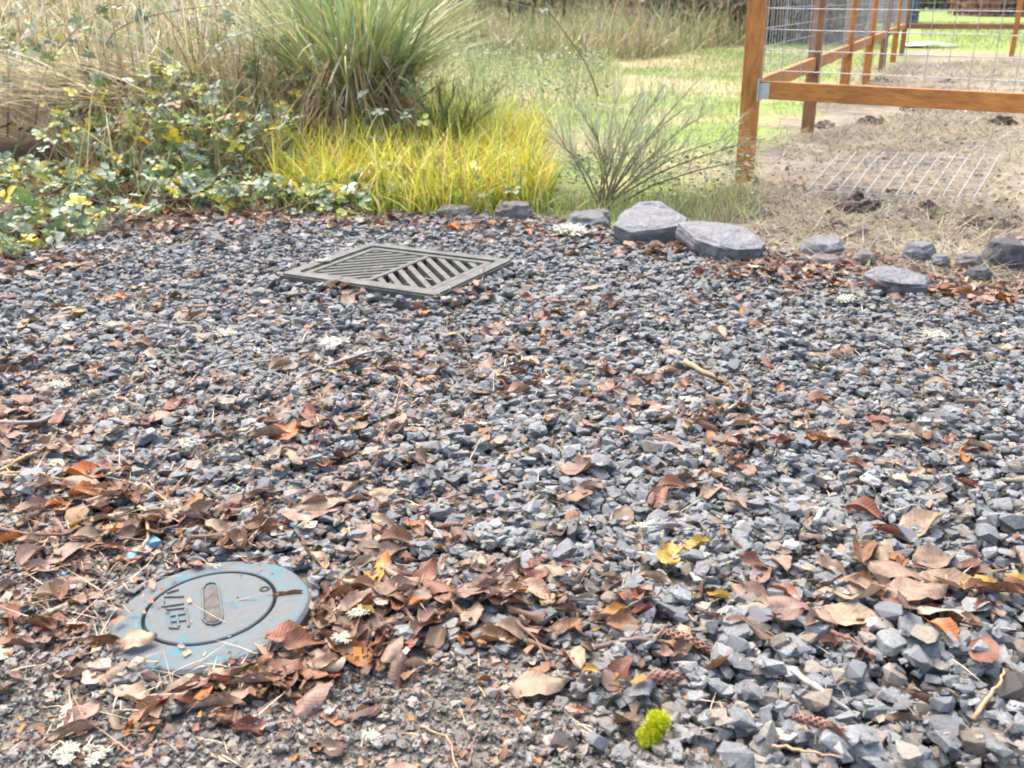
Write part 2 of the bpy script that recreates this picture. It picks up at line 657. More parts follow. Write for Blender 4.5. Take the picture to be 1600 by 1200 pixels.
idx = np.arange(nx * ny).reshape(ny, nx)
F = np.stack([idx[:-1, :-1], idx[:-1, 1:], idx[1:, 1:], idx[1:, :-1]], -1).reshape(-1, 4)
M['ground'] = attr_mat('ground_soil', 0.95, 9.0, 0.45, 0.02, spec=0.15)
ground = link('ground', mesh_arrays('ground', np.stack([X, Y, Z], -1).reshape(-1, 3), F, col.reshape(-1, 3), smooth=True), M['ground'])
ground['kind'] = 'structure'

# ------------------------------------------------------------------ blue access cover
CV = np.array(g(330, 953, 0.014))
CR, LR = 0.150, 0.100
LC = np.array(g(328, 947, 0.014)) - CV
cover = empty('access_cover', tuple(CV), (math.radians(0.5), math.radians(-3.5), 0))
tag(cover, 'round worn blue painted metal access cover set among brown leaves', 'access cover')


def lathe(profile, cx=0, cy=0, seg=96, wob=0.0):
    n = len(profile)
    V, F = [], []
    for j in range(seg):
        a = 2 * math.pi * j / seg
        for r, z in profile:
            k = 1 + (wob * (math.sin(3 * a + 1) + 0.6 * math.sin(7 * a)) if wob else 0)
            V.append((cx + r * k * math.cos(a), cy + r * k * math.sin(a), z))
    for j in range(seg):
        for i in range(n - 1):
            a, b = j * n + i, ((j + 1) % seg) * n + i
            F.append((a, b, b + 1))
            F.append((a, b + 1, a + 1))
    return np.array(V), np.array(F)


# ring with its hole set off-centre like the lid: outer lathe, inner lathe
seg = 96
V, F = [], []
for j in range(seg):
    a = 2 * math.pi * j / seg
    ca, sa_ = math.cos(a), math.sin(a)
    wob = 1 + 0.008 * math.sin(3 * a + 1) + 0.006 * math.sin(8 * a)
    ro = [(CR + 0.004, -0.03), (CR + 0.003, -0.006), (CR - 0.002, -0.001), (CR - 0.008, 0.0)]
    ri = [(LR + 0.0062, 0.0), (LR + 0.0042, -0.0012), (LR + 0.004, -0.03)]
    for r, z in ro:
        V.append((r * wob * ca, r * wob * sa_, z))
    for r, z in ri:
        V.append((LC[0] + r * ca, LC[1] + r * sa_, z))
for j in range(seg):
    for i in range(6):
        a, b = j * 7 + i, ((j + 1) % seg) * 7 + i
        F += [(a, b, b + 1), (a, b + 1, a + 1)]
link('ring', mesh_arrays('ring', V, F), M['paint'], cover)
V, F = lathe([(0.0005, 0.0005), (0.04, 0.0008), (0.09, 0.0005), (LR - 0.003, 0.0), (LR - 0.0015, -0.002), (LR - 0.001, -0.03)], LC[0], LC[1])
lid = link('lid', mesh_arrays('lid', V, F[:, ::-1]), M['paint_lid'], cover)
V, F = lathe([(LR + 0.02, -0.012), (0.001, -0.0125)], LC[0], LC[1], 48)
link('seat', mesh_arrays('seat', V, F), M['pit'], cover)


def cz(zx, zy):
    p = np.array(g(160 + zx * 0.2125, 850 + zy * 0.2125, 0.015)) - CV
    return Vector((p[0], p[1], 0.0))


def stroke(name, pts, wd, ht, mat, z0=0.0):
    """a raised bar following points on the lid"""
    b = Bag()
    P = [cz(*q) for q in pts]
    for k in range(len(P) - 1):
        bmx = bar_bm(P[k] + Vector((0, 0, z0)), P[k + 1] + Vector((0, 0, z0)), wd, ht, 0.0006)
        me = bpy.data.meshes.new('t')
        bmesh.ops.triangulate(bmx, faces=bmx.faces)
        bmx.to_mesh(me)
        bmx.free()
        b.add([v.co[:] for v in me.vertices], [p.vertices[:] for p in me.polygons])
        bpy.data.meshes.remove(me)
    return b.obj(name, mat, lid)


for pts in ([(452, 372), (598, 378)], [(448, 402), (440, 445), (600, 430)], [(470, 470), (610, 462), (612, 500)],
            [(480, 520), (495, 605), (560, 612)], [(500, 520), (620, 505), (632, 605)], [(548, 520), (560, 600)], [(505, 562), (620, 555)],
            [(470, 345), (560, 322)]):
    stroke('letter', pts, 0.0034, 0.006, M['paint_lid'], 0.0008)
pill = [(742, 560), (738, 330), (760, 296), (800, 284), (838, 292), (855, 330), (884, 540), (868, 585), (820, 600), (770, 590), (742, 560)]
stroke('handle_slot', pill, 0.003, 0.006, M['paint_lid'], 0.0006)
b = Bag()
P = np.array([cz(*q) for q in pill])
c0 = P.mean(0)
rngp = [(c0 + (p - c0) * 0.86) for p in P]
V = [c0 + np.array([0, 0, 0.0035])] + [p + np.array([0, 0, 0.002]) for p in rngp]
b.add(V, [(0, i, i + 1) for i in range(1, len(P))], (0.115, 0.11, 0.10))
b.obj('slot_dirt', M['clod'], lid)
V, F = lathe([(0.003, 0.0002), (0.0055, 0.0022), (0.0075, 0.0018), (0.009, 0.0)], *cz(1195, 350)[:2], seg=20)
link('pick_hole', mesh_arrays('pick_hole', V, F), M['pit'], lid)

# ------------------------------------------------------------------ storm drain grate
grate = empty('drain_grate', (gc[0], gc[1], 0), (0, 0, math.atan2(ga[1], ga[0])))
tag(grate, 'rectangular iron storm drain grate with slanted slots set in gravel', 'drain grate')
# local x along ga, local y = left of it (so gbv is -y)


def ring_rect(name, w0, l0, w1, l1, z0, z1, mat, parent, bev=0.006):
    bm = bmesh.new()
    o = [(-w0, -l0), (w0, -l0), (w0, l0), (-w0, l0)]
    i = [(-w1, -l1), (w1, -l1), (w1, l1), (-w1, l1)]
    vo = [bm.verts.new((*p, z)) for z in (z0, z1) for p in o]
    vi = [bm.verts.new((*p, z)) for z in (z0, z1) for p in i]
    for k in range(4):
        n = (k + 1) % 4
        bm.faces.new((vo[4 + k], vo[4 + n], vi[4 + n], vi[4 + k]))
        bm.faces.new((vo[k], vo[n], vo[4 + n], vo[4 + k]))
        bm.faces.new((vi[k], vi[4 + k], vi[4 + n], vi[n]))
        bm.faces.new((vo[k], vi[k], vi[n], vo[n]))
    bmesh.ops.bevel(bm, geom=[e for e in bm.edges], offset=bev, segments=2, affect='EDGES')
    return bm_obj(name, bm, mat, parent)


ring_rect('frame', LA / 2, LB / 2, LA / 2 - 0.05, LB / 2 - 0.05, 0.022, GZ, M['iron'], grate)
lip = ring_rect('frame_lip', LA / 2 + 0.03, LB / 2 + 0.03, LA / 2 - 0.04, LB / 2 - 0.04, -0.06, 0.03, M['iron'], grate)
IW, IL = LA / 2 - 0.052, LB / 2 - 0.052
ring_rect('grate_rim', IW, IL, IW - 0.028, IL - 0.028, 0.012, GZ - 0.005, M['iron'], grate, 0.004)
IW2, IL2 = IW - 0.030, IL - 0.030


def clip(poly, a, bq, cq):
    """keep a*x + b*y <= c"""
    out = []
    for i in range(len(poly)):
        p, q = poly[i], poly[(i + 1) % len(poly)]
        dp, dq = a * p[0] + bq * p[1] - cq, a * q[0] + bq * q[1] - cq
        if dp <= 0:
            out.append(p)
        if dp * dq < 0:
            t = dp / (dp - dq)
            out.append((p[0] + (q[0] - p[0]) * t, p[1] + (q[1] - p[1]) * t))
    return out


def prism(poly, z0, z1, bev=0.0025):
    bm = bmesh.new()
    lo = [bm.verts.new((*p, z0)) for p in poly]
    hi = [bm.verts.new((*p, z1)) for p in poly]
    bm.faces.new(hi)
    bm.faces.new(lo[::-1])
    for i in range(len(poly)):
        j = (i + 1) % len(poly)
        bm.faces.new((lo[i], lo[j], hi[j], hi[i]))
    if bev:
        bmesh.ops.bevel(bm, geom=list(bm.edges), offset=bev, segments=1, affect='EDGES')
    return bm


rib = 0.011
zt = GZ - 0.007
bm = prism([(-IW2, -rib), (IW2, -rib), (IW2, rib), (-IW2, rib)], 0.004, zt + 0.003)
bm_obj('rib', bm, M['iron'], grate)
for sgn, ang in ((1, -math.pi / 4), (-1, math.pi / 4)):
    # left half (y > 0) bars run one way, the other half the other way
    half = [(-IW2, rib + 0.001), (IW2, rib + 0.001), (IW2, IL2), (-IW2, IL2)] if sgn > 0 else [(-IW2, -IL2), (IW2, -IL2), (IW2, -rib - 0.001), (-IW2, -rib - 0.001)]
    cx, cy = 0, sgn * (IL2 + rib) / 2
    nx_, ny_ = -math.sin(ang), math.cos(ang)
    off0 = nx_ * cx + ny_ * cy
    pitch = 0.038 if sgn > 0 else 0.043
    for k in range(-8, 9):
        c0 = off0 + k * pitch
        hw = 0.0092 if sgn > 0 else 0.0105
        p = clip(half, nx_, ny_, c0 + hw)
        p = clip(p, -nx_, -ny_, -(c0 - hw)) if len(p) > 2 else []
        if len(p) < 3:
            continue
        A = abs(sum(p[i][0] * p[(i + 1) % len(p)][1] - p[(i + 1) % len(p)][0] * p[i][1] for i in range(len(p)))) / 2
        if A < 2e-4:
            continue
        bm_obj('bar', prism(p, 0.008, zt, 0.0015), M['iron'], grate)
bm = bmesh.new()
for (x0, y0, x1, y1) in ((-1, -1, 1, -1), (1, -1, 1, 1), (1, 1, -1, 1), (-1, 1, -1, -1)):
    q = [bm.verts.new((x * (LA / 2 - 0.038), y * (LB / 2 - 0.038), z)) for x, y, z in ((x0, y0, 0.012), (x1, y1, 0.012), (x1, y1, -0.69), (x0, y0, -0.69))]
    bm.faces.new(q)
bm_obj('shaft', bm, M['pit'], grate)

# ------------------------------------------------------------------ gravel dropped stone by stone onto a height map
HX0, HX1, HY0, HY1, RES = -3.4, 3.4, 0.75, 5.6, 0.004
hw_, hh_ = int((HX1 - HX0) / RES), int((HY1 - HY0) / RES)
gx = HX0 + (np.arange(hw_) + 0.5) * RES
gy = HY0 + (np.arange(hh_) + 0.5) * RES
GXX, GYY = np.meshgrid(gx, gy)
HM = height(GXX, GYY).astype(np.float32)
cvr = np.hypot(GXX - CV[0], GYY - CV[1])
HM[cvr < CR + 0.003] = CV[2] + 0.001
guu, gvv = grate_uv(GXX, GYY)
HM[(abs(guu) < LA / 2 + 0.03) & (abs(gvv) < LB / 2 + 0.03)] = 0.03
HM[(abs(guu) < LA / 2) & (abs(gvv) < LB / 2)] = GZ

disc = {}
for r in range(1, 14):
    yy, xx = np.mgrid[-r:r + 1, -r:r + 1]
    dd = np.sqrt(xx * xx + yy * yy) / (r + 0.3)
    m_ = dd <= 1
    disc[r] = (m_, np.sqrt(np.clip(1 - dd ** 2, 0, 1))[m_].astype(np.float32))


def drop(x, y, rad, hz, k=0.5):
    """height at which something of radius rad comes to rest; raises the map"""
    r = max(1, min(13, int(round(rad / RES))))
    i, j = int((y - HY0) / RES), int((x - HX0) / RES)
    if i - r < 0 or j - r < 0 or i + r >= hh_ or j + r >= hw_:
        return float(height(x, y))
    win = HM[i - r:i + r + 1, j - r:j + r + 1]
    m_, prof = disc[r]
    v = win[m_]
    z = k * v.max() + (1 - k) * v.mean()
    win[m_] = np.maximum(v, z + hz * (0.5 + 1.1 * prof))
    return float(z)


def hull_rock(n, sq=(1, 1, 1), seed=0, power=0.6):
    r = np.random.default_rng(seed)
    p = r.normal(size=(n, 3))
    p /= np.linalg.norm(p, axis=1, keepdims=True)
    p = np.sign(p) * abs(p) ** power            # pushed towards a box: broken, angular stone
    p *= r.uniform(0.90, 1.03, (n, 1))
    p *= np.asarray(sq)
    bm = bmesh.new()
    vs = [bm.verts.new(q) for q in p]
    res = bmesh.ops.convex_hull(bm, input=vs)
    dead = [v for v in bm.verts if not v.link_faces]
    bmesh.ops.delete(bm, geom=dead, context='VERTS')
    bmesh.ops.triangulate(bm, faces=bm.faces)
    bm.verts.index_update()
    V = np.array([v.co[:] for v in bm.verts])
    F = np.array([[v.index for v in f.verts] for f in bm.faces])
    bm.free()
    return V, F


TPL = [hull_rock(int(rng.integers(11, 15)), (1, rng.uniform(0.6, 0.95), rng.uniform(0.36, 0.62)), s + 11, 0.62) for s in range(36)]

NS = 74000
yc = rng.random(NS * 3)
# sample the ground so that the trapezoid in view (with a margin) is covered evenly
yy = 0.95 + rng.random(NS * 4) * 4.3
xx = (rng.random(NS * 4) * 2 - 1) * 3.2
keep = abs(xx) < 0.53 * yy + 0.25
xx, yy = xx[keep], yy[keep]
keep = yy < gravel_edge(xx) + rng.normal(0, 0.10, len(xx))
xx, yy = xx[keep], yy[keep]
gu, gv = grate_uv(xx, yy)
keep = ~((abs(gu) < LA / 2 + 0.012) & (abs(gv) < LB / 2 + 0.012)) & (np.hypot(xx - CV[0], yy - CV[1]) > CR + 0.008)
xx, yy = xx[keep], yy[keep]
px, py = proj(np.stack([xx, yy, np.zeros_like(xx)], 1))
# fine, earthy gravel lower left; clean coarse stone elsewhere
fine = np.clip((1150 - px) / 350, 0, 1) * np.clip((py - 985 - 0.04 * px + 60 * (fbm(xx, yy, 6) - 0.5) * 4) / 70, 0, 1)
fine = np.maximum(fine, np.clip((330 - px) / 180, 0, 1) * np.clip((py - 790) / 90, 0, 1) * 0.9)
half = np.exp(rng.normal(math.log(0.0104), 0.42, len(xx))).clip(0.004, 0.027)
half *= 1 - 0.12 * np.clip((700 - py) / 200, 0, 1)
half *= 1 + 0.12 * np.clip((px - 900) / 500, 0, 1) * np.clip((py - 760) / 250, 0, 1)
half = half * (1 - 0.52 * fine) + 0.0
# stop when the sheet is about 1.5 stones thick
area_need = np.cumsum(1.0 / 1.0 * np.pi * (half ** 2) * 0.72)
view_area = 0.0
yv = np.linspace(0.95, 5.0, 200)
view_area = np.sum(2 * (0.53 * yv + 0.25)) * (yv[1] - yv[0])
nst = int(np.searchsorted(area_need, view_area * 1.3))
nst = min(nst, NS, len(xx))
# the fine corner needs more, smaller pieces: keep those further down the list as well
extra = np.where(fine[nst:] > 0.5)[0][:9000] + nst
sel = np.concatenate([np.arange(nst), extra])
xx, yy, half, fine = xx[sel], yy[sel], half[sel], fine[sel]
n = len(xx)
zz = np.zeros(n)
flat = np.zeros(n)
tid = rng.integers(0, len(TPL), n)
for k in range(n):
    cz_ = half[k] * 0.48
    zz[k] = drop(xx[k], yy[k], half[k] * 0.75, cz_ * 0.7, 0.22) + cz_ * 0.6
ax = rng.normal(0, 0.2, n)
ay = rng.normal(0, 0.2, n)
az = rng.uniform(0, 2 * math.pi, n)
R = rotmats(ax, ay, az)
gcol = pick([(0.142, 0.154, 0.166), (0.185, 0.198, 0.208), (0.105, 0.115, 0.126), (0.205, 0.19, 0.168), (0.165, 0.145, 0.122), (0.36, 0.35, 0.33)], n, [4.4, 4, 1.2, 1.3, 1.2, 0.06], 0.11, 0.012)
bcol = pick([(0.25, 0.225, 0.19), (0.20, 0.18, 0.155), (0.28, 0.265, 0.245), (0.20, 0.205, 0.21)], n, [3, 2, 2, 2], 0.2, 0.015) * 0.8
tq = (fine * 0.75)[:, None]
gcol = (gcol * (1 - tq) + bcol * tq) * np.array([1.09, 1.07, 1.02])
bag = Bag()
for t, (TV, TF) in enumerate(TPL):
    s = np.where(tid == t)[0]
    if len(s) == 0:
        continue
    VV = np.einsum('nij,nvj->nvi', R[s], TV[None] * half[s][:, None, None]) + np.stack([xx[s], yy[s], zz[s]], 1)[:, None, :]
    FF = TF[None] + (np.arange(len(s)) * len(TV))[:, None, None]
    bag.add(VV.reshape(-1, 3), FF.reshape(-1, 3), np.repeat(gcol[s], len(TV), 0))
pg_ = np.vstack([scatter([(-40, 1000), (420, 1010), (900, 1060), (1100, 1230), (-40, 1230)], 9000), scatter([(-40, 800), (190, 830), (150, 1010), (-40, 1010)], 3500), scatter([(-40, 600), (1640, 600), (1640, 1230), (-40, 1230)], 14000)])
pg_ = pg_[np.hypot(pg_[:, 0] - CV[0], pg_[:, 1] - CV[1]) > CR + 0.006]
ng = len(pg_)
sg = np.exp(rng.normal(math.log(0.0030), 0.35, ng))
ig = ((pg_[:, 1] - HY0) / RES).astype(int).clip(0, hh_ - 1)
jg = ((pg_[:, 0] - HX0) / RES).astype(int).clip(0, hw_ - 1)
TV, TF = hull_rock(8, (1, 0.8, 0.6), 77)
VV = np.einsum('nij,nvj->nvi', rotmats(rng.normal(0, 0.6, ng), rng.normal(0, 0.6, ng), rng.uniform(0, 6.28, ng)), TV[None] * sg[:, None, None]) + np.column_stack([pg_, HM[ig, jg] + sg * 0.1])[:, None, :]
bag.add(VV.reshape(-1, 3), (TF[None] + (np.arange(ng) * len(TV))[:, None, None]).reshape(-1, 3), np.repeat(pick([(0.17, 0.15, 0.12), (0.13, 0.12, 0.105), (0.2, 0.19, 0.175)], ng, None, 0.2, 0.015), len(TV), 0))
gravel = bag.obj('gravel', M['gravel'])
tag(gravel, 'loose blue grey crushed stone gravel covering the yard', 'gravel', kind='stuff')
print('stones', n, 'tris', sum(len(f) for f in bag.F))

# ------------------------------------------------------------------ single stones that stand out
def single_stone(name, pxy, wpx, mat, label, cat='stone', sq=(1, 0.75, 0.5), seed=0, group=None, npt=16, tilt=0.25, sink=0.0):
    x, y, _ = g(*pxy)
    s = wpx * 0.97 / pxy[1] / 2 * 1.0
    z = drop(x, y, s * 0.75, s * sq[2], 0.35) + s * sq[2] * 0.7 - sink
    V, F = hull_rock(npt, sq, 900 + seed)
    o = link(name, mesh_arrays(name, V, F), mat, None, (x, y, z), (random.gauss(0, tilt), random.gauss(0, tilt), random.uniform(0, 6.28)), s)
    return tag(o, label, cat, group)


for k, (p, wd, lab) in enumerate([
    ((238, 862), 34, 'blue oversprayed stone just above the left rim of the blue cover'),
    ((208, 884), 30, 'bluish stone left of the blue cover, lowest of the painted pair'),
    ((226, 876), 26, 'grey stone with blue paint spots beside the cover rim'),
    ((483, 866), 13, 'bright blue chip among leaves above right of the cover'),
    ((428, 822), 18, 'blue flecked stone under leaves above the cover'),
    ((462, 845), 16, 'small blue flecked stone between leaves above the cover'),
    ((433, 745), 14, 'small blue flecked stone far above the cover in gravel'),
    ((100, 899), 12, 'tiny bright blue chip in leaves left of the cover'),
    ((556, 962), 14, 'blue chip under the curled leaves right of the cover'),
]):
    single_stone('painted_stone', p, wd, M['bluestone'], lab, 'painted stone', seed=k, group='stones with blue overspray')
for k, (p, wd, lab) in enumerate([
    ((1232, 876), 27, 'white stone on the gravel right of the yellow leaf'),
    ((1362, 1006), 40, 'pale flat stone below the leaf drift at lower right'),
    ((240, 710), 16, 'small white stone at left among gravel and leaves'),
    ((76, 308), 18, 'white stone among bramble leaves at far left'),
    ((1240, 537), 9, 'small white pebble on the gravel at right'),
    ((1523, 628), 14, 'cream pebble near the right edge of gravel'),
    ((892, 668), 16, 'pale pebble near the middle of the gravel'),
    ((272, 880), 12, 'small white shard standing at the upper rim of the cover'),
    ((543, 745), 18, 'cream angular chip in gravel above the cover'),
    ((815, 1083), 22, 'white and purple pebble below the tan leaf at bottom'),
    ((495, 463), 8, 'tiny white pebble in front of the drain grate'),
    ((888, 685), 14, 'pale grey pebble just below another in mid gravel'),
]):
    single_stone('pebble', p, wd, M['white_stone'] if k in (0, 2, 3, 4, 7, 9, 10) else M['pale_stone'], lab, 'pebble', seed=40 + k)
for k, (p, wd, lab) in enumerate([
    ((880, 1178), 46, 'big brownish stone at the bottom edge left of the moss'),
    ((935, 1175), 36, 'blocky stone at the bottom edge beside the moss'),
    ((1000, 1105), 52, 'large grey stone just left of the green moss'),
    ((925, 1095), 44, 'dark angular stone right of the small orange leaf'),
    ((1330, 1090), 46, 'grey stone touching the white twig tip at lower right'),
    ((1430, 1078), 54, 'wide grey stone above the bottom right corner'),
    ((1570, 1095), 60, 'big dark stone at the right edge near bottom'),
    ((1385, 990), 46, 'rounded grey stone under the leaf drift at right'),
    ((1185, 1000), 48, 'dark wedge stone below the curled leaf at right centre'),
    ((1150, 1045), 44, 'flat grey stone left of the white twig'),
    ((1080, 905), 42, 'dark split stone below the yellow leaf'),
    ((1410, 855), 48, 'flat pale grey stone above the right leaf drift'),
    ((1540, 860), 44, 'smooth grey stone right of the large folded leaf'),
    ((880, 890), 44, 'big grey stone at the end of the central leaf drift'),
    ((690, 830), 40, 'large blue grey stone beside the pale stick'),
    ((512, 836), 28, 'flat oval blue grey stone above the cover'),
    ((1465, 1140), 48, 'long grey stone in the bottom right corner'),
    ((785, 1028), 30, 'bluish cube shaped stone above the tan leaf at bottom'),
]):
    single_stone('large_stone', p, wd, M['stone_near'] if k not in (0, 3, 6) else M['rock_brown'], lab, 'stone', seed=70 + k, group='larger stones among the gravel', sq=(1, 0.8, 0.55))

# ------------------------------------------------------------------ edging rocks
def rock(pxl, pxr, ybase, ytop, mat, label, seed, depth=0.8, flat=0.6, tilt=(0, 0, 0), npt=26, slab=False):
    xc = (pxl + pxr) / 2
    x, y, _ = g(xc, ybase)
    s = 0.97 / ybase
    wd = (pxr - pxl) * s
    dep = wd * depth
    hgt = wd * flat * (1.0 if slab else 0.78)
    r = np.random.default_rng(seed)
    bm = bmesh.new()
    pts = []
    for k in range(npt):
        a = 2 * math.pi * k / npt + r.uniform(-0.1, 0.1)
        rr = 0.5 * r.uniform(0.84, 1.03)
        for zz_ in ((0.0, 0.5, 1.0) if not slab else (0.0, 0.85, 1.0)):
            sh = (1.0, 1.0, 0.72)[int(zz_ * 2 + 0.4) if not slab else (0 if zz_ == 0 else 1 if zz_ < 0.9 else 2)]
            if slab:
                sh = {0.0: 0.84, 0.85: 1.0, 1.0: 0.93}[zz_]
            pts.append((math.cos(a) * rr * sh, math.sin(a) * rr * sh, (zz_ - 0.5) + r.uniform(-0.07, 0.07) * (0.6 if slab else 1.4)))
    if slab:
        m_ = 9
        an = [2 * math.pi * (k + r.uniform(-0.3, 0.3)) / m_ for k in range(m_)]
        rr_ = [0.5 * r.uniform(0.82, 1.06) for _ in range(m_)]
        rings = []
        for zf, sh in ((-0.5, 0.80), (0.28, 1.0), (0.42, 0.97), (0.52, 0.80)):
            rings.append([bm.verts.new((math.cos(a) * q * sh * wd, math.sin(a) * q * sh * dep, (zf + r.uniform(-0.05, 0.05)) * hgt)) for a, q in zip(an, rr_)])
        for lo_, hi_ in zip(rings[:-1], rings[1:]):
            for k in range(m_):
                bm.faces.new((lo_[k], lo_[(k + 1) % m_], hi_[(k + 1) % m_], hi_[k]))
        bm.faces.new(rings[-1])
        bm.faces.new(rings[0][::-1])
        bmesh.ops.triangulate(bm, faces=bm.faces)
        bmesh.ops.subdivide_edges(bm, edges=list(bm.edges), cuts=3, use_grid_fill=True)
        bmesh.ops.triangulate(bm, faces=bm.faces)
    else:
        for q in pts:
            bm.verts.new((q[0] * wd, q[1] * dep, q[2] * hgt))
        bmesh.ops.convex_hull(bm, input=bm.verts)
        bmesh.ops.delete(bm, geom=[v for v in bm.verts if not v.link_faces], context='VERTS')
        bmesh.ops.dissolve_limit(bm, angle_limit=0.22, verts=bm.verts, edges=bm.edges)
        bmesh.ops.triangulate(bm, faces=bm.faces)
        bmesh.ops.bevel(bm, geom=list(bm.edges), offset=wd * 0.012, segments=1, affect='EDGES')
        bmesh.ops.triangulate(bm, faces=bm.faces)
        bmesh.ops.subdivide_edges(bm, edges=[e for e in bm.edges if e.calc_length() > wd * 0.1], cuts=2, use_grid_fill=True)
        bmesh.ops.triangulate(bm, faces=bm.faces)
    bm.normal_update()
    for v in bm.verts:
        c = v.co
        k = (vnoise(c.x + seed, c.y + 3 * c.z, 9 / wd * 0.5) - 0.5) * 0.06 + (vnoise(c.z * 2 + seed, c.x - c.y, 22 / wd * 0.5) - 0.5) * 0.03
        v.co += v.normal * float(k) * wd * (0.45 if slab else 0.8)
    o = bm_obj('rock', bm, mat)
    o.location = (x, y + dep * 0.35, hgt * (0.52 if slab else 0.3) + 0.015 + float(height(x, y)))
    o.rotation_euler = tilt
    tag(o, label, 'rock', 'rocks edging the gravel')
    i0, j0 = int((y + dep * 0.35 - HY0) / RES), int((x - HX0) / RES)
    return o


RT = math.radians

def slab(outline, zf, zb, thick, mat, label, seed):
    """flat broken slab whose upper face has the given outline, leaning towards the gravel"""
    r = np.random.default_rng(seed)
    ys_ = [q[1] for q in outline]
    y0_, y1_ = min(ys_), max(ys_)
    top_ = np.array([g(a, b_, zb + (zf - zb) * (b_ - y0_) / (y1_ - y0_)) for a, b_ in outline])
    c_ = top_.mean(0)
    nrm = np.cross(top_[2] - top_[0], top_[5] - top_[2])
    nrm = nrm / np.linalg.norm(nrm)
    if nrm[2] < 0:
        nrm = -nrm
    bm = bmesh.new()
    m_ = len(top_)
    rings = []
    for dz, sh in ((-thick, 0.86), (-thick * 0.55, 0.97), (-0.010, 1.0), (-0.002, 0.975), (0.004, 0.80)):
        rings.append([bm.verts.new(Vector((top_[k] - c_) * sh + nrm * dz + r.normal(0, 0.0035, 3))) for k in range(m_)])
    for lo_, hi_ in zip(rings[:-1], rings[1:]):
        for k in range(m_):
            bm.faces.new((lo_[k], lo_[(k + 1) % m_], hi_[(k + 1) % m_], hi_[k]))
    bm.faces.new(rings[-1])
    bm.faces.new(rings[0][::-1])
    bmesh.ops.triangulate(bm, faces=bm.faces)
    bmesh.ops.subdivide_edges(bm, edges=[e for e in bm.edges if e.calc_length() > 0.03], cuts=3, use_grid_fill=True)
    bmesh.ops.triangulate(bm, faces=bm.faces)
    bmesh.ops.recalc_face_normals(bm, faces=bm.faces)
    bm.normal_update()
    for v in bm.verts:
        k = (vnoise(v.co.x * 1.0 + seed, v.co.y + 2 * v.co.z, 22) - 0.5) * 0.010 + (vnoise(v.co.z * 2 + v.co.x + seed, v.co.y, 60) - 0.5) * 0.006
        v.co += v.normal * float(k)
    o = bm_obj('rock', bm, mat)
    o.location = tuple(c_)
    tag(o, label, 'rock', 'rocks edging the gravel')


slab([(958, 350), (970, 330), (997, 315), (1032, 313), (1054, 322), (1076, 340), (1062, 353), (1022, 361), (985, 360)], 0.075, 0.14, 0.10, M['slab'], 'largest flat topped grey slab at the far gravel edge', 1)
slab([(1058, 346), (1080, 341), (1120, 346), (1162, 353), (1196, 378), (1190, 387), (1152, 389), (1122, 384), (1086, 370)], 0.07, 0.125, 0.10, M['slab'], 'long tilted grey slab leaning against the largest slab', 2)
slab([(1350, 424), (1378, 414), (1420, 418), (1454, 436), (1448, 446), (1408, 446), (1370, 436)], 0.05, 0.075, 0.06, M['rock'], 'thin dark edged slab lying nearest the gravel at right', 8)
rock(884, 958, 362, 326, M['rock'], 'grey rock left of the largest slab, beside pale lichen', 3, 0.7, 0.4, (RT(10), 0, 0), 9)
rock(772, 838, 348, 318, M['rock_brown'], 'rounded brown grey rock at the foot of the yellow grass', 4, 0.7, 0.5, (0, RT(5), 0.4), 9)
rock(915, 962, 352, 320, M['rock_brown'], 'small brownish rock between broom shrub and grey slab', 15, 0.8, 0.5, (0, 0, 1), 8)
rock(675, 742, 344, 320, M['rock_brown'], 'low brown rock half hidden under the yellow grass', 5, 0.6, 0.3, (0, 0, 0.2), 9)
rock(1243, 1330, 402, 372, M['slab'], 'pale flat rock right of the two slabs', 6, 0.6, 0.28, (RT(8), RT(-3), 0.1), 9)
rock(1264, 1322, 420, 396, M['rock_brown'], 'flat pinkish grey rock below the pale flat rock', 7, 0.6, 0.25, (RT(12), 0, -0.2), 8)
rock(1408, 1472, 413, 384, M['rock'], 'grey rock with dry stems in front, behind thin slab', 9, 0.7, 0.45, (0, 0, 0.5), 9)
rock(1540, 1618, 424, 366, M['rock_dark'], 'big dark boulder cut by the right edge', 10, 0.8, 0.7, (0, 0, 0.3), 10)
rock(1488, 1546, 428, 394, M['rock_brown'], 'brown grey rock just left of the dark boulder', 11, 0.7, 0.42, (0, 0, 0.9), 9)
rock(1508, 1554, 445, 418, M['rock_dark'], 'low dark stone below the dark boulder', 12, 0.8, 0.45, (0, 0, 0.1), 8)
rock(1162, 1188, 408, 386, M['rock'], 'small upright block at the right end of long slab', 13, 0.8, 0.8, (0, 0, 0.6), 8)
rock(1240, 1268, 425, 404, M['rock_dark'], 'small dark block in leaves below the pale flat rock', 14, 0.8, 0.7, (0, 0, 0.4), 8)
rock(1330, 1376, 418, 398, M['rock_brown'], 'small brown rock among leaves left of the stemmed rock', 16, 0.7, 0.4, (0, 0, 0.4), 8)
rock(1450, 1490, 425, 408, M['rock'], 'small grey rock in the gap behind the thin slab', 17, 0.7, 0.4, (0, 0, 1.4), 8)
rock(228, 268, 326, 304, M['rock_brown'], 'dark roundish rock under the brambles at left', 18, 0.7, 0.55, (0, 0, 0.4), 8)
rock(328, 358, 356, 338, M['rock_dark'], 'small dark rock on the far gravel edge left of grate', 19, 0.7, 0.5, (0, 0, 0.4), 8)
rock(1335, 1362, 366, 348, M['rock_brown'], 'small brown lump of rock behind the pale flat rock', 20, 0.7, 0.5, (0, 0, 0.4), 8)

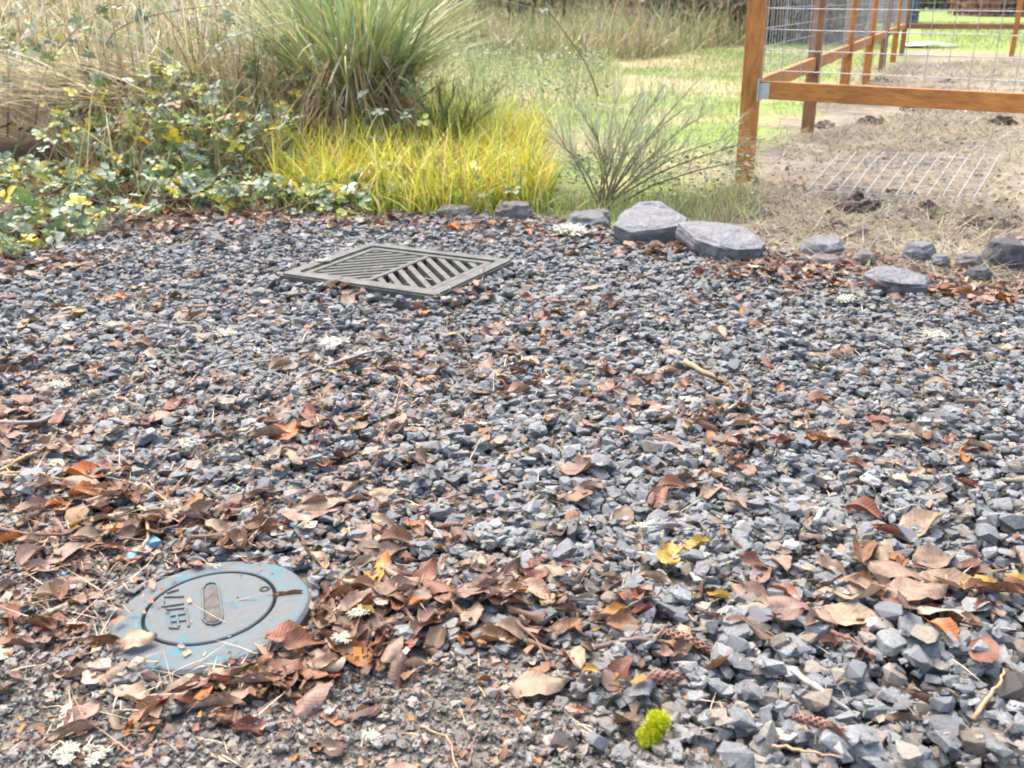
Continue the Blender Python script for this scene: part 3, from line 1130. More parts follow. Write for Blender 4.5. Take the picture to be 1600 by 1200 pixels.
# ------------------------------------------------------------------ fallen leaves
def leaf_shape(kind, nv=8, nu=4):
    """one leaf of length 1 lying along +y, petiole included; returns V, F, UV"""
    out, uvs = [], []
    for i in range(nv + 1):
        v = i / nv
        if kind['form'] == 'lobed':
            wv = 0.30 * math.sin(math.pi * min(1, v ** 0.75)) ** 0.7 * (1 + 0.42 * math.cos(v * 2 * math.pi * 3.0 + 0.5))
        else:
            wv = kind['w'] * math.sin(math.pi * v ** 0.85) ** 0.75
        wv = max(wv, 0.002)
        for j in range(nu + 1):
            u = j / nu * 2 - 1
            ed = 1.0
            if abs(u) == 1:
                ed = 1 + (0.07 if i % 2 else -0.05)
            x = u * wv * ed
            # roll about the midrib
            th = kind['roll'] * (0.6 + 0.6 * math.sin(2.2 * v + kind['ph']))
            if abs(th) > 1e-3:
                Rr = 0.3 / th
                xa = Rr * math.sin(x / Rr)
                za = Rr * (1 - math.cos(x / Rr))
            else:
                xa, za = x, 0
            za += kind['fold'] * abs(x)
            za += kind['wave'] * math.sin(7 * v + 3 * u + kind['ph']) * abs(u) * 0.1
            # bend along the length
            bt = kind['bend']
            yy_ = v - 0.5
            if abs(bt) > 1e-3:
                Rb = 1 / bt
                yb = (Rb - za) * math.sin(yy_ / Rb)
                zb = Rb - (Rb - za) * math.cos(yy_ / Rb)
            else:
                yb, zb = yy_, za
            tw = kind['twist'] * (v - 0.5)
            out.append((xa * math.cos(tw) - zb * math.sin(tw), yb, xa * math.sin(tw) + zb * math.cos(tw)))
            uvs.append((j / nu, v))
    F = []
    for i in range(nv):
        for j in range(nu):
            a = i * (nu + 1) + j
            b_, c_, d_ = a + 1, a + nu + 2, a + nu + 1
            F += [(a, b_, c_), (a, c_, d_)]
    # petiole
    k = len(out)
    p0 = out[nu // 2]
    out += [(p0[0] - 0.009, p0[1], p0[2]), (p0[0] + 0.009, p0[1], p0[2]), (p0[0] + 0.05, p0[1] - 0.24, p0[2] + 0.03), (p0[0], p0[1], p0[2] + 0.012)]
    uvs += [(0.5, 0.0)] * 4
    F += [(k, k + 1, k + 2), (k + 1, k + 3, k + 2), (k + 3, k, k + 2)]
    V = np.array(out)
    V[:, 2] -= np.percentile(V[:, 2], 12)
    return V, np.array(F), np.array(uvs)


def K(form='oval', w=0.30, roll=0.0, fold=0.0, bend=0.0, wave=0.5, twist=0.0, ph=0.0):
    return dict(form=form, w=w, roll=roll, fold=fold, bend=bend, wave=wave, twist=twist, ph=ph)


KINDS = [
    ('flat', K(w=0.28, wave=0.5, fold=0.08, bend=0.25)), ('flat', K(w=0.30, wave=0.9, roll=-0.5, bend=-0.4, ph=2)),
    ('curled', K(w=0.25, roll=1.7, bend=0.5, ph=1)), ('curled', K(w=0.28, roll=2.6, bend=0.2, twist=0.5, ph=0.3)), ('curled', K(w=0.22, roll=1.6, bend=1.3, twist=-0.6, ph=2)),
    ('cupped', K(w=0.29, roll=1.2, bend=0.9, wave=0.9)), ('folded', K(w=0.27, fold=0.6, bend=0.5, wave=0.8, twist=0.5)), ('folded', K(w=0.26, fold=1.0, bend=-0.4, twist=-0.4, ph=1)),
    ('arched', K(w=0.26, roll=-1.3, bend=-0.7, wave=0.7, twist=0.4)), ('twisted', K(w=0.27, roll=1.0, twist=1.6, bend=0.6, ph=2)), ('lobed', K('lobed', roll=0.7, bend=0.6, wave=0.9)), ('lobed', K('lobed', roll=-0.8, bend=-0.5, wave=1.1, ph=2)),
    ('rolled', K(w=0.26, roll=3.4, bend=0.15, ph=0.5)), ('rolled', K(w=0.24, roll=-3.0, bend=0.3, twist=0.3)),
]
LT = [leaf_shape(k) for _, k in KINDS]
KW = np.array([1, 1, 1.6, 1.6, 1.6, 1, 1, 0.8, 1, 1.2, 0.6, 0.6, 1.5, 1.5])
KW = KW / KW.sum()
COLS = [('rust brown', (0.20, 0.092, 0.046)), ('tan', (0.325, 0.235, 0.155)), ('dark brown', (0.115, 0.066, 0.045)), ('orange', (0.36, 0.135, 0.027)),
        ('pale buff', (0.41, 0.33, 0.24)), ('reddish', (0.17, 0.052, 0.032)), ('golden yellow', (0.38, 0.235, 0.033)), ('dusky brown', (0.245, 0.16, 0.115))]
LM = [leaf_mat('leaf_' + c.replace(' ', '_'), v) for c, v in COLS]
LMS = leaf_mat('leaf_litter', None)
CW = [2.8, 2.2, 2.6, 0.5, 0.7, 0.8, 0.12, 3.2]

# hand placed: px, py, length in px, direction in the ground (deg), colour index, kind index
HAND = [
    (452, 683, 62, 80, 3, 10), (420, 690, 70, 5, 7, 3), (487, 805, 110, 20, 7, 0), (505, 795, 90, 24, 1, 8), (130, 745, 88, -25, 3, 2), (132, 775, 55, -10, 3, 7), (245, 812, 60, 0, 0, 2),
    (150, 1035, 70, 80, 4, 0), (205, 1072, 75, -25, 1, 5), (330, 1092, 110, -4, 7, 12), (60, 960, 75, -30, 0, 3), (160, 990, 70, 0, 0, 3), (213, 990, 66, 10, 1, 1),
    (490, 1075, 90, 55, 7, 8), (455, 920, 60, 5, 0, 12), (840, 1062, 95, 5, 1, 1), (900, 1093, 32, 0, 3, 10), (893, 810, 55, 85, 0, 8), (976, 800, 50, 80, 2, 0),
    (1045, 868, 60, 75, 6, 10), (1088, 852, 50, 5, 6, 5), (1440, 815, 100, 15, 1, 6), (1385, 830, 60, -25, 5, 3), (1350, 795, 60, -40, 5, 7), (1310, 830, 40, 0, 4, 5),
    (1190, 905, 60, 50, 7, 6), (1180, 955, 55, 15, 4, 8), (1215, 975, 90, -15, 7, 4), (1345, 940, 95, 5, 1, 5), (1400, 900, 110, -40, 7, 8), (1460, 880, 100, 30, 1, 6),
    (1430, 935, 110, 10, 7, 1), (1500, 920, 110, -20, 1, 4), (1475, 960, 90, 5, 4, 1), (1300, 890, 60, -60, 7, 5), (1530, 895, 90, -35, 7, 9), (1330, 965, 100, -10, 1, 0), (1380, 870, 70, 75, 1, 8), (1560, 935, 80, -20, 0, 3),
    (1285, 985, 60, -70, 7, 9), (1470, 1010, 60, -60, 3, 7), (1535, 1030, 80, 60, 0, 0), (1440, 1108, 70, -30, 2, 3),
    (1400, 662, 55, 25, 4, 12), (1375, 655, 45, -50, 5, 6), (1510, 765, 50, -70, 5, 3), (1590, 755, 60, -25, 4, 12), (1280, 685, 40, -10, 3, 5), (1160, 660, 60, -20, 1, 2),
    (530, 940, 70, 30, 0, 3), (560, 955, 80, 45, 1, 4), (585, 905, 70, 80, 6, 9), (600, 880, 55, 80, 3, 6), (500, 880, 60, -50, 1, 2), (620, 940, 80, 20, 7, 5), (660, 915, 90, 65, 0, 4), (690, 930, 70, -20, 0, 8),
    (748, 883, 42, 82, 4, 0), (740, 965, 60, 70, 1, 1), (770, 990, 80, -15, 0, 2), (800, 940, 55, 20, 0, 5), (840, 935, 70, -50, 1, 9), (880, 955, 60, -5, 2, 3), (960, 955, 60, 20, 3, 5), (985, 945, 40, -10, 3, 10),
    (615, 1010, 70, 70, 7, 8), (545, 990, 80, 60, 7, 6), (480, 1000, 90, 20, 0, 9), (430, 1040, 100, 10, 0, 4), (390, 1060, 100, 5, 7, 12), (300, 1060, 70, 10, 1, 1), (350, 1060, 60, -10, 0, 3), (520, 1030, 70, 40, 7, 2), (450, 985, 80, 35, 0, 6),
    (300, 812, 80, -15, 7, 12), (245, 815, 60, 10, 7, 4), (370, 845, 60, 50, 0, 6), (420, 830, 80, 15, 0, 2), (285, 850, 50, 60, 7, 5), (210, 830, 60, 10, 2, 9), (600, 775, 60, 35, 1, 8), (580, 700, 40, 70, 4, 0), (665, 488, 26, 70, 3, 1),
    (435, 503, 24, -10, 3, 1), (290, 490, 30, 60, 0, 10), (185, 465, 40, -10, 3, 10), (120, 482, 32, 8, 6, 1), (90, 492, 35, 45, 1, 8), (662, 592, 24, -10, 3, 10), (757, 678, 26, 60, 3, 1), (752, 664, 40, 12, 4, 8), (895, 582, 30, 20, 6, 10), (785, 588, 28, 0, 4, 1),
    (780, 515, 40, 80, 1, 4), (620, 665, 55, 70, 7, 9), (765, 745, 26, 10, 3, 1), (935, 745, 26, -10, 3, 0), (905, 735, 70, 25, 7, 10), (0, 1000, 60, 80, 4, 0), (12, 830, 60, 20, 3, 3), (60, 790, 70, 10, 7, 2), (100, 850, 70, 30, 7, 0), (60, 870, 60, -10, 7, 9),
    (620, 845, 60, -5, 0, 7), (655, 820, 50, -30, 3, 5), (1030, 775, 60, 60, 0, 5), (920, 770, 55, 10, 7, 2), (1160, 650, 45, 60, 1, 0), (275, 640, 45, 60, 5, 6), (255, 655, 50, 20, 7, 1), (40, 500, 30, 60, 1, 6), (250, 300, 30, 0, 0, 2),
]


def rest_leaf(x, y, L, kidx):
    nm = KINDS[kidx][0]
    return drop(x, y, L * 0.30, L * (0.022 if nm in ('curled', 'rolled', 'cupped', 'folded', 'twisted', 'arched') else 0.008), 0.45)


LEAVES = []   # x, y, z, L, yaw, tiltx, tilty, kind, colour
for (a, b_, lp, dg, ci, ki) in HAND:
    x, y, _ = g(a, b_, 0.03)
    # length in px -> metres, allowing for the foreshortening of a leaf that points away
    s = 0.97 / b_
    el = math.atan2(CAMH, y)
    cs, sn = math.cos(RT(dg)), math.sin(RT(dg))
    L = lp * s / math.hypot(cs, sn * min(1.0, math.sin(el) + 0.45)) * 1.0
    L = min(L * 0.96, 0.112)
    LEAVES.append([x, y, 0, L, RT(dg) - math.pi / 2, random.gauss(0, 0.16), random.gauss(0, 0.16), ki, ci])


def add_cluster(cx, cy, rx, ry, n, lo=0.03, hi=0.078, cw=None, rot=0.0):
    for _ in range(int(n * 0.8)):
        dx, dy = random.gauss(0, 0.5), random.gauss(0, 0.5)
        a, b_ = cx + rx * dx, cy + ry * dy + rot * rx * dx
        if b_ < 300:
            continue
        x, y, _z = g(a, b_, 0.02)
        LEAVES.append([x, y, 0, (lo + (hi - lo) * random.random() ** 1.5) * random.uniform(0.75, 1.15), random.uniform(0, 6.28), random.gauss(0, 0.2), random.gauss(0, 0.2),
                       int(rng.choice(len(KINDS), p=KW)), int(rng.choice(len(COLS), p=np.array(cw or CW) / sum(cw or CW)))])


# drifts seen in the photograph
add_cluster(130, 810, 230, 80, 120)
add_cluster(60, 740, 180, 90, 60)
add_cluster(330, 830, 260, 60, 80)
add_cluster(400, 1055, 220, 30, 95, rot=-0.22)
add_cluster(520, 985, 110, 60, 40)
add_cluster(560, 960, 150, 90, 95)
add_cluster(720, 925, 260, 70, 80)
add_cluster(850, 960, 200, 70, 40)
add_cluster(100, 970, 120, 70, 40)
add_cluster(1420, 925, 210, 60, 90, rot=0.15)
add_cluster(1200, 975, 160, 50, 22)
add_cluster(1150, 670, 220, 45, 85, rot=0.18)
add_cluster(1420, 700, 160, 40, 26)
add_cluster(1120, 745, 110, 50, 24)
add_cluster(1000, 620, 300, 70, 36)
add_cluster(780, 540, 220, 60, 50)
add_cluster(850, 600, 200, 40, 45)
add_cluster(560, 590, 260, 60, 40)
add_cluster(500, 690, 260, 70, 40)
add_cluster(150, 560, 220, 90, 50)
add_cluster(230, 480, 220, 40, 60)
add_cluster(30, 640, 120, 80, 45)
add_cluster(620, 458, 220, 14, 40)
add_cluster(60, 412, 140, 22, 150)
add_cluster(120, 355, 230, 24, 240)
add_cluster(330, 335, 220, 12, 120)
add_cluster(560, 336, 200, 8, 60)
add_cluster(250, 365, 200, 16, 90)
add_cluster(480, 345, 240, 10, 110)
add_cluster(720, 352, 220, 12, 150)
add_cluster(860, 372, 140, 16, 60)
add_cluster(1080, 388, 130, 12, 220)
add_cluster(1250, 415, 170, 18, 260)
add_cluster(1420, 440, 230, 22, 280)
add_cluster(1560, 455, 90, 18, 150)
add_cluster(1200, 440, 500, 50, 60)
add_cluster(1400, 560, 300, 80, 40)
add_cluster(900, 480, 400, 40, 60)
# thin scatter everywhere on the gravel
for _ in range(520):
    a, b_ = random.uniform(-60, 1660), 350 + 850 * random.random() ** 1.5
    if a > 1000 and random.random() < 0.45:
        continue
    if b_ > 1060 and random.random() < 0.7:
        continue
    x, y, _z = g(a, b_, 0.02)
    if y > gravel_edge(x):
        continue
    LEAVES.append([x, y, 0, random.uniform(0.025, 0.07), random.uniform(0, 6.28), random.gauss(0, 0.28), random.gauss(0, 0.28),
                   int(rng.choice(len(KINDS), p=KW)), int(rng.choice(len(COLS), p=np.array(CW) / sum(CW)))])
for (poly, n_) in (([(-40, 560), (700, 560), (700, 1000), (-40, 1010)], 520), ([(-40, 400), (900, 400), (900, 620), (-40, 620)], 220), ([(300, 1000), (1000, 850), (1100, 1100), (300, 1120)], 120), ([(700, 480), (1640, 520), (1640, 1000), (700, 900)], 140)):
    for x, y in scatter(poly, n_):
        LEAVES.append([x, y, 0, random.uniform(0.011, 0.03), random.uniform(0, 6.28), random.gauss(0, 0.25), random.gauss(0, 0.25),
                       int(rng.choice(len(KINDS), p=KW)), int(rng.choice(len(COLS), p=np.array(CW) / sum(CW)))])
nh = len(HAND)
rest_order = list(range(nh, len(LEAVES)))
random.shuffle(rest_order)
final = []
for k in rest_order + list(range(nh)):
    l = LEAVES[k]
    if k >= nh:
        d = math.hypot(l[0] - CV[0], l[1] - CV[1])
        if d < CR + 0.028:
            continue
        gu_, gv_ = grate_uv(l[0], l[1])
        if abs(gu_) < LA / 2 - 0.01 and abs(gv_) < LB / 2 - 0.01:
            continue
    l[2] = rest_leaf(l[0], l[1], l[3], l[7])
    final.append((k, l))

PXY = proj(np.array([[l[0], l[1], l[2]] for _, l in final]))
ins = (PXY[0] > 8) & (PXY[0] < 1592) & (PXY[1] > 60) & (PXY[1] < 1192)
size = np.array([l[3] / math.hypot(l[1], CAMH) for _, l in final]) * ins
size += np.array([10.0 if k < nh else 0 for k, _ in final]) * ins
top = set(np.argsort(-size)[:300].tolist())


def region(x, y):
    dx, dy = x - 330, y - 952
    if abs(dx) < 150 and abs(dy) < 82:
        return 'on the blue cover rim'
    if abs(dx) < 260 and abs(dy) < 190:
        if dy > 80:
            return 'just below the blue cover'
        if dy < -80:
            return 'just above the blue cover'
        return 'right of the blue cover' if dx > 0 else 'left of the blue cover'
    if math.hypot(x - 1020, y - 1140) < 130:
        return 'near the green moss'
    if math.hypot(x - 1045, y - 860) < 95:
        return 'near the golden lobed leaf'
    if 1250 < x and 840 < y < 1000:
        return 'in the lower right leaf drift'
    if 590 < x < 960 and 840 < y < 1010:
        return 'in the central leaf drift'
    if y < 480 and 400 < x < 860:
        return 'around the drain grate'
    if y < 480:
        return 'below the far rocks' if x > 860 else 'at the far left gravel edge'
    if 980 < x < 1350 and 600 < y < 760:
        return 'in the leaf band right of centre'
    if x < 420:
        return 'on the gravel at left' if y < 650 else ('in the left hand leaf litter' if y < 900 else 'in the bottom left corner')
    if x > 1180:
        return 'on the gravel at right' if y < 840 else 'in the bottom right corner'
    if y > 1010:
        return 'at the bottom edge'
    return 'on mid gravel below the grate' if y < 620 else 'on the gravel at centre'


leaf_mesh = {}
labels = {}
things = []
stuff = Bag()
for i, (k, l) in enumerate(final):
    x, y, z, L, yaw, tx, ty, ki, ci = l
    TV, TF, TU = LT[ki]
    if i in top:
        if (ki, ci) not in leaf_mesh:
            leaf_mesh[(ki, ci)] = mesh_arrays('fallen_leaf', TV, TF, None, TU, True)
            leaf_mesh[(ki, ci)].materials.append(LM[ci])
        o = link('fallen_leaf', leaf_mesh[(ki, ci)], None, None, (x, y, z + 0.002), (tx, ty, yaw), L)
        sz = 'large' if L > 0.085 else ('small' if L < 0.05 else 'medium')
        lab = f"{sz} {KINDS[ki][0]} {COLS[ci][0]} fallen leaf {region(PXY[0][i], PXY[1][i])}"
        labels.setdefault(lab, []).append((PXY[0][i], PXY[1][i], o))
    else:
        Rm = np.array(Euler((tx, ty, yaw)).to_matrix())
        cc = np.array(COLS[ci][1]) * random.uniform(0.7, 1.3)
        stuff.add((TV * L) @ Rm.T + np.array([x, y, z + 0.002]), TF, cc, TU)
ORD = ['leftmost', 'second from left', 'third from left', 'fourth from left', 'fifth from left', 'sixth from left', 'seventh from left', 'eighth from left', 'ninth from left', 'tenth from left', 'eleventh from left', 'twelfth from left']
NUM = {2: 'two', 3: 'three', 4: 'four', 5: 'five', 6: 'six', 7: 'seven'}
for lab, lst in labels.items():
    lst.sort(key=lambda q: q[0])
    for r, (_, _, o) in enumerate(lst):
        if len(lst) == 1:
            t = lab
        elif len(lst) == 2:
            t = lab + (', left one' if r == 0 else ', right one')
        else:
            t = lab + ', ' + ORD[min(r, 11)]
        tag(o, t, 'leaf', 'larger fallen leaves on the gravel')
lit = stuff.obj('leaf_litter', LMS, smooth=True, uv=True)
tag(lit, 'small brown and orange fallen leaves strewn over the gravel', 'leaf litter', kind='stuff')
print('leaves', len(final))

# ------------------------------------------------------------------ small litter: needles, straw, bits
p = []
for (poly, n_) in (([(0, 420), (1600, 480), (1600, 1200), (0, 1200)], 1500), ([(120, 560), (640, 520), (640, 660), (120, 680)], 400), ([(600, 560), (1000, 560), (1000, 660), (600, 660)], 220),
                   ([(0, 640), (420, 640), (420, 1190), (0, 1190)], 700), ([(1150, 400), (1600, 440), (1600, 490), (1150, 430)], 300)):
    p.append(scatter(poly, n_))
p = np.vstack(p)
n = len(p)
ii = ((p[:, 1] - HY0) / RES).astype(int).clip(0, hh_ - 1)
jj = ((p[:, 0] - HX0) / RES).astype(int).clip(0, hw_ - 1)
zb = HM[ii, jj] + 0.002
okc = (np.hypot(p[:, 0] - CV[0], p[:, 1] - CV[1]) > CR - 0.01) | (rng.random(n) < 0.15)
p, zb = p[okc], zb[okc]
n = len(p)
Ln = np.exp(rng.normal(math.log(0.035), 0.5, n)).clip(0.008, 0.11)
V, F, Cc = blades(np.column_stack([p, zb]), Ln, rng.uniform(0, 6.28, n), rng.normal(1.42, 0.16, n), rng.normal(0.1, 0.25, n), rng.uniform(0.0012, 0.0026, n),
                  pick([(0.55, 0.43, 0.28), (0.34, 0.22, 0.13), (0.66, 0.58, 0.44), (0.22, 0.12, 0.08)], n, [3, 2, 1.2, 1.5]), segs=3)
bag = Bag()
bag.add(V, F, Cc)
# crumbs of bark and leaf
n = 5000
pp = np.vstack([scatter([(0, 600), (700, 600), (900, 1200), (0, 1200)], 3600), scatter([(0, 380), (1600, 470), (1600, 1200), (900, 1200)], 1400)])
n = len(pp)
ii = ((pp[:, 1] - HY0) / RES).astype(int).clip(0, hh_ - 1)
jj = ((pp[:, 0] - HX0) / RES).astype(int).clip(0, hw_ - 1)
zb = HM[ii, jj] + 0.0015
s = np.exp(rng.normal(math.log(0.0045), 0.45, n))
cvd = np.hypot(pp[:, 0] - CV[0], pp[:, 1] - CV[1])
gu, gv = grate_uv(pp[:, 0], pp[:, 1])
ok = ((cvd > CR - 0.01) | (rng.random(n) < 0.12)) & ~((abs(gu) < LA / 2) & (abs(gv) < LB / 2))
pp, zb, s = pp[ok], zb[ok], s[ok]
n = len(pp)
R = rotmats(rng.normal(0, 0.4, n), rng.normal(0, 0.4, n), rng.uniform(0, 6.28, n))
q = np.array([(-1, -0.5, 0), (0.9, -0.6, 0.15), (1.1, 0.5, 0), (-0.8, 0.6, 0.2)])
VV = np.einsum('nij,nvj->nvi', R, q[None] * s[:, None, None]) + np.column_stack([pp, zb])[:, None, :]
FF = np.array([(0, 1, 2), (0, 2, 3)])[None] + (np.arange(n) * 4)[:, None, None]
bag.add(VV.reshape(-1, 3), FF.reshape(-1, 3), np.repeat(pick([(0.28, 0.14, 0.08), (0.42, 0.29, 0.19), (0.16, 0.09, 0.06), (0.45, 0.2, 0.05), (0.55, 0.47, 0.36)], n, [3, 2, 2, 0.7, 0.7]), 4, 0))
o = bag.obj('needle_litter', M['dry'])
tag(o, 'thin dry needles, straw bits and bark crumbs on the gravel', 'litter', kind='stuff')


def hz_at(x, y):
    i, j = int((y - HY0) / RES), int((x - HX0) / RES)
    if 2 <= i < hh_ - 2 and 2 <= j < hw_ - 2:
        return float(HM[i - 2:i + 3, j - 2:j + 3].max())
    return float(height(x, y))


# ------------------------------------------------------------------ twigs
def twig(pts, rpx, colr, label, buds=0, side=0):
    P = []
    for a, b_ in pts:
        x, y, _ = g(a, b_, 0.035)
        P.append((x, y, hz_at(x, y)))
    P = np.array(P)
    t = np.linspace(0, 1, len(P))
    tt = np.linspace(0, 1, 12)
    Q = np.stack([np.interp(tt, t, P[:, k]) for k in range(3)], 1)
    s = 0.97 / pts[0][1]
    rad = rpx * s * 0.5 * np.linspace(1.1, 0.6, 12)
    Q[:, 2] = np.maximum(Q[:, 2], np.linspace(P[0, 2], P[-1, 2], 12)) + rad
    Q[:, :2] += rng.normal(0, 0.0012, (12, 2))
    Q[:, 2] += rng.normal(0, 0.0008, 12)
    bg_ = Bag()
    bg_.add(*tube(Q, rad * (1 + rng.normal(0, 0.12, 12)), 6), colr)
    for k in range(buds):
        i = int(rng.integers(3, 11))
        d = np.array([rng.normal(), rng.normal(), 0.8])
        d /= np.linalg.norm(d)
        bg_.add(*tube([Q[i], Q[i] + d * 0.008, Q[i] + d * 0.014], [rad[i] * 0.6, rad[i] * 1.5, rad[i] * 0.3], 5), np.array(colr) * 1.25)
    for k in range(side):
        i = int(rng.integers(3, 10))
        d = (Q[min(i + 2, 11)] - Q[i])
        d /= np.linalg.norm(d)
        pr = np.array([-d[1], d[0], 0.25]) * rng.choice([-1, 1])
        e_ = Q[i] + (d + pr) * rng.uniform(0.02, 0.04)
        bg_.add(*tube([Q[i], (Q[i] + e_) / 2 + (0, 0, 0.003), e_], [rad[i] * 0.6, rad[i] * 0.5, rad[i] * 0.3], 5), colr)
    o = bg_.obj('twig', M['bark'], smooth=True)
    return tag(o, label, 'twig', 'twigs on the gravel')


GREY, TAN, RED, PALE, BRN = (0.28, 0.255, 0.24), (0.40, 0.27, 0.15), (0.2, 0.105, 0.08), (0.42, 0.40, 0.36), (0.2, 0.13, 0.1)
twig([(-20, 662), (40, 660), (85, 652), (122, 641)], 8, GREY, 'grey twig lying flat at the left edge', 0, 2)
twig([(158, 660), (180, 663), (202, 667)], 9, GREY, 'short grey stick right of the left edge twig')
twig([(-10, 735), (40, 718), (95, 700)], 6, TAN, 'tan budded twig rising from the left edge', 4, 1)
twig([(-10, 735), (40, 748), (95, 757)], 5, TAN, 'thin tan twig below the budded twig', 2)
twig([(655, 803), (690, 786), (728, 768)], 5, RED, 'thin reddish twig on the gravel above the cover')
twig([(660, 806), (675, 825), (690, 846)], 6, PALE, 'short pale bare stick crossing orange leaf')
twig([(1236, 1048), (1262, 1072), (1290, 1092), (1334, 1106)], 9, PALE, 'silvery white broken twig at lower right')
twig([(1522, 1112), (1548, 1085), (1564, 1068), (1570, 1046)], 7, TAN, 'tan bent stalk near the bottom right corner')
twig([(1274, 826), (1280, 812), (1287, 798)], 9, PALE, 'tiny whitish stick upright in gravel at right')
twig([(1295, 1000), (1330, 1012), (1368, 1036)], 6, RED, 'reddish brown twig below the lower right leaf drift', 0, 1)
twig([(930, 1003), (990, 1000), (1040, 997), (1075, 1012)], 7, BRN, 'dark brown forked twig right of centre bottom', 0, 2)
twig([(1020, 1002), (1036, 984), (1048, 972)], 5, BRN, 'thin brown twig end beside the forked twig')
twig([(-5, 815), (50, 826), (100, 826), (135, 808)], 6, RED, 'thin reddish twig through the left leaf litter')
twig([(340, 570), (400, 560), (450, 552)], 4, GREY, 'slim grey twig on gravel at left middle')
twig([(715, 935), (760, 915), (800, 895)], 5, BRN, 'dark twig in the central leaf drift')
twig([(800, 968), (835, 990), (858, 1020)], 5, BRN, 'bent brown twig at the end of the central drift', 0, 1)
twig([(510, 565), (560, 553), (600, 545)], 5, GREY, 'thin grey stem below the drain grate')
twig([(1070, 568), (1100, 582), (1132, 592)], 8, TAN, 'pale tan stem lying right of centre')
twig([(1135, 640), (1160, 630), (1185, 615)], 4, PALE, 'fine pale stalk above the leaf band')
twig([(655, 1112), (700, 1128), (716, 1180)], 4, TAN, 'thin straw coloured stalk at the bottom edge')
twig([(1205, 1175), (1260, 1190), (1310, 1205)], 5, TAN, 'straw stalk at the bottom edge beside the cone')
twig([(215, 785), (228, 800), (232, 830), (222, 850)], 6, TAN, 'crooked tan stem above the left of the cover')
twig([(730, 1170), (738, 1150), (742, 1128)], 5, BRN, 'short dark twig upright at the bottom edge')
twig([(180, 1170), (205, 1178), (225, 1190)], 7, RED, 'short rusty twig in the bottom left corner')
twig([(470, 295), (510, 305), (560, 318)], 10, TAN, 'bare tan stick lying at the foot of the yellow grass')

# ------------------------------------------------------------------ cones
def cone(pxy, lpx, ang, label, seed):
    x, y, _ = g(*pxy, 0.03)
    L = lpx * 0.97 / pxy[1]
    r = np.random.default_rng(seed)
    bg_ = Bag()
    n_ = 70
    for k in range(n_):
        t = (k + 0.5) / n_
        a = k * 2.39996
        rad = L * 0.13 * math.sin(math.pi * (0.1 + 0.85 * t)) ** 0.7
        c = np.array([L * (t - 0.5), rad * 0.7 * math.cos(a), rad * 0.7 * math.sin(a) + 0.03 * L * math.sin(3 * t)])
        nn = np.array([0.35, math.cos(a), math.sin(a)])
        nn /= np.linalg.norm(nn)
        tn = np.array([0, -math.sin(a), math.cos(a)])
        u = np.array([1.0, 0, 0])
        w_ = L * 0.055
        V = [c - tn * w_ - u * w_ * 0.7, c + tn * w_ - u * w_ * 0.7, c + nn * w_ * 0.9 + u * w_ * 1.1, c + nn * w_ * 0.6 - u * w_ * 0.2]
        bg_.add(V, [(0, 1, 3), (1, 2, 3), (2, 0, 3), (0, 2, 1)], np.array((0.21, 0.115, 0.085)) * r.uniform(0.6, 1.5))
    V, F = tube([(-L * 0.5, 0, 0), (0, 0, 0.01 * L), (L * 0.5, 0, 0)], [L * 0.05, L * 0.09, L * 0.03], 7)
    bg_.add(V, F, (0.13, 0.07, 0.05))
    o = bg_.obj('fir_cone', M['bark'])
    o.location = (x, y, drop(x, y, L * 0.25, L * 0.1, 0.5) + L * 0.10)
    o.rotation_euler = (0, 0.08, RT(ang))
    tag(o, label, 'cone', 'conifer cones on the gravel')


cone((1030, 1063), 80, 12, 'brown scaly cone lying below the forked twig', 1)
cone((1072, 1002), 80, -32, 'dark scaly cone beside the forked twig, uppermost cone', 2)
cone((1275, 1160), 75, -20, 'greyish cone at the bottom edge right of the moss', 3)
cone((700, 826), 40, 20, 'small brown cone above the central leaf drift', 4)
cone((1018, 780), 45, 75, 'slim dark cone upright on gravel right of centre', 5)

# ------------------------------------------------------------------ lichen tufts and moss
def lichen(pxy, wpx, label, colr=(0.74, 0.72, 0.58), n_=80, hgt=0.6):
    x, y, _ = g(*pxy, 0.03)
    r = wpx * 0.97 / pxy[1] / 2
    bg_ = Bag()
    z0 = drop(x, y, r * 0.6, r * 0.2, 0.6)
    arms = [(random.gauss(0, 0.42) * r, random.gauss(0, 0.34) * r) for _ in range(9)]
    for k in range(n_ * 2):
        cx_, cy_ = arms[k % 9]
        st = np.array([cx_ + random.gauss(0, 0.13) * r, cy_ + random.gauss(0, 0.13) * r, random.uniform(-0.02, 0.16) * r])
        d = np.array([random.gauss(0, 1), random.gauss(0, 1), abs(random.gauss(0.1, 0.5))])
        d /= np.linalg.norm(d)
        L = r * random.uniform(0.14, 0.36)
        p1 = st + d * L * 0.5
        p2 = p1 + (d + np.array([random.gauss(0, 0.9), random.gauss(0, 0.9), random.gauss(0, 0.6)])) * L * 0.45
        p2[2] = max(p2[2], 0.0)
        cl = np.array(colr) * random.uniform(0.62, 1.08)
        bg_.add(*tube([st, p1, p2], [r * 0.045, r * 0.06, r * 0.03], 4), cl)
        p3 = p1 + (d + np.array([random.gauss(0, 1.0), random.gauss(0, 1.0), random.gauss(0.0, 0.5)])) * L * 0.4
        p3[2] = max(p3[2], 0.0)
        bg_.add(*tube([p1, p3], [r * 0.05, r * 0.035], 4), cl)
    o = bg_.obj('lichen_tuft', M['lichen'])
    o.location = (x, y, z0 + 0.003)
    tag(o, label, 'lichen', 'pale lichen tufts on the gravel')


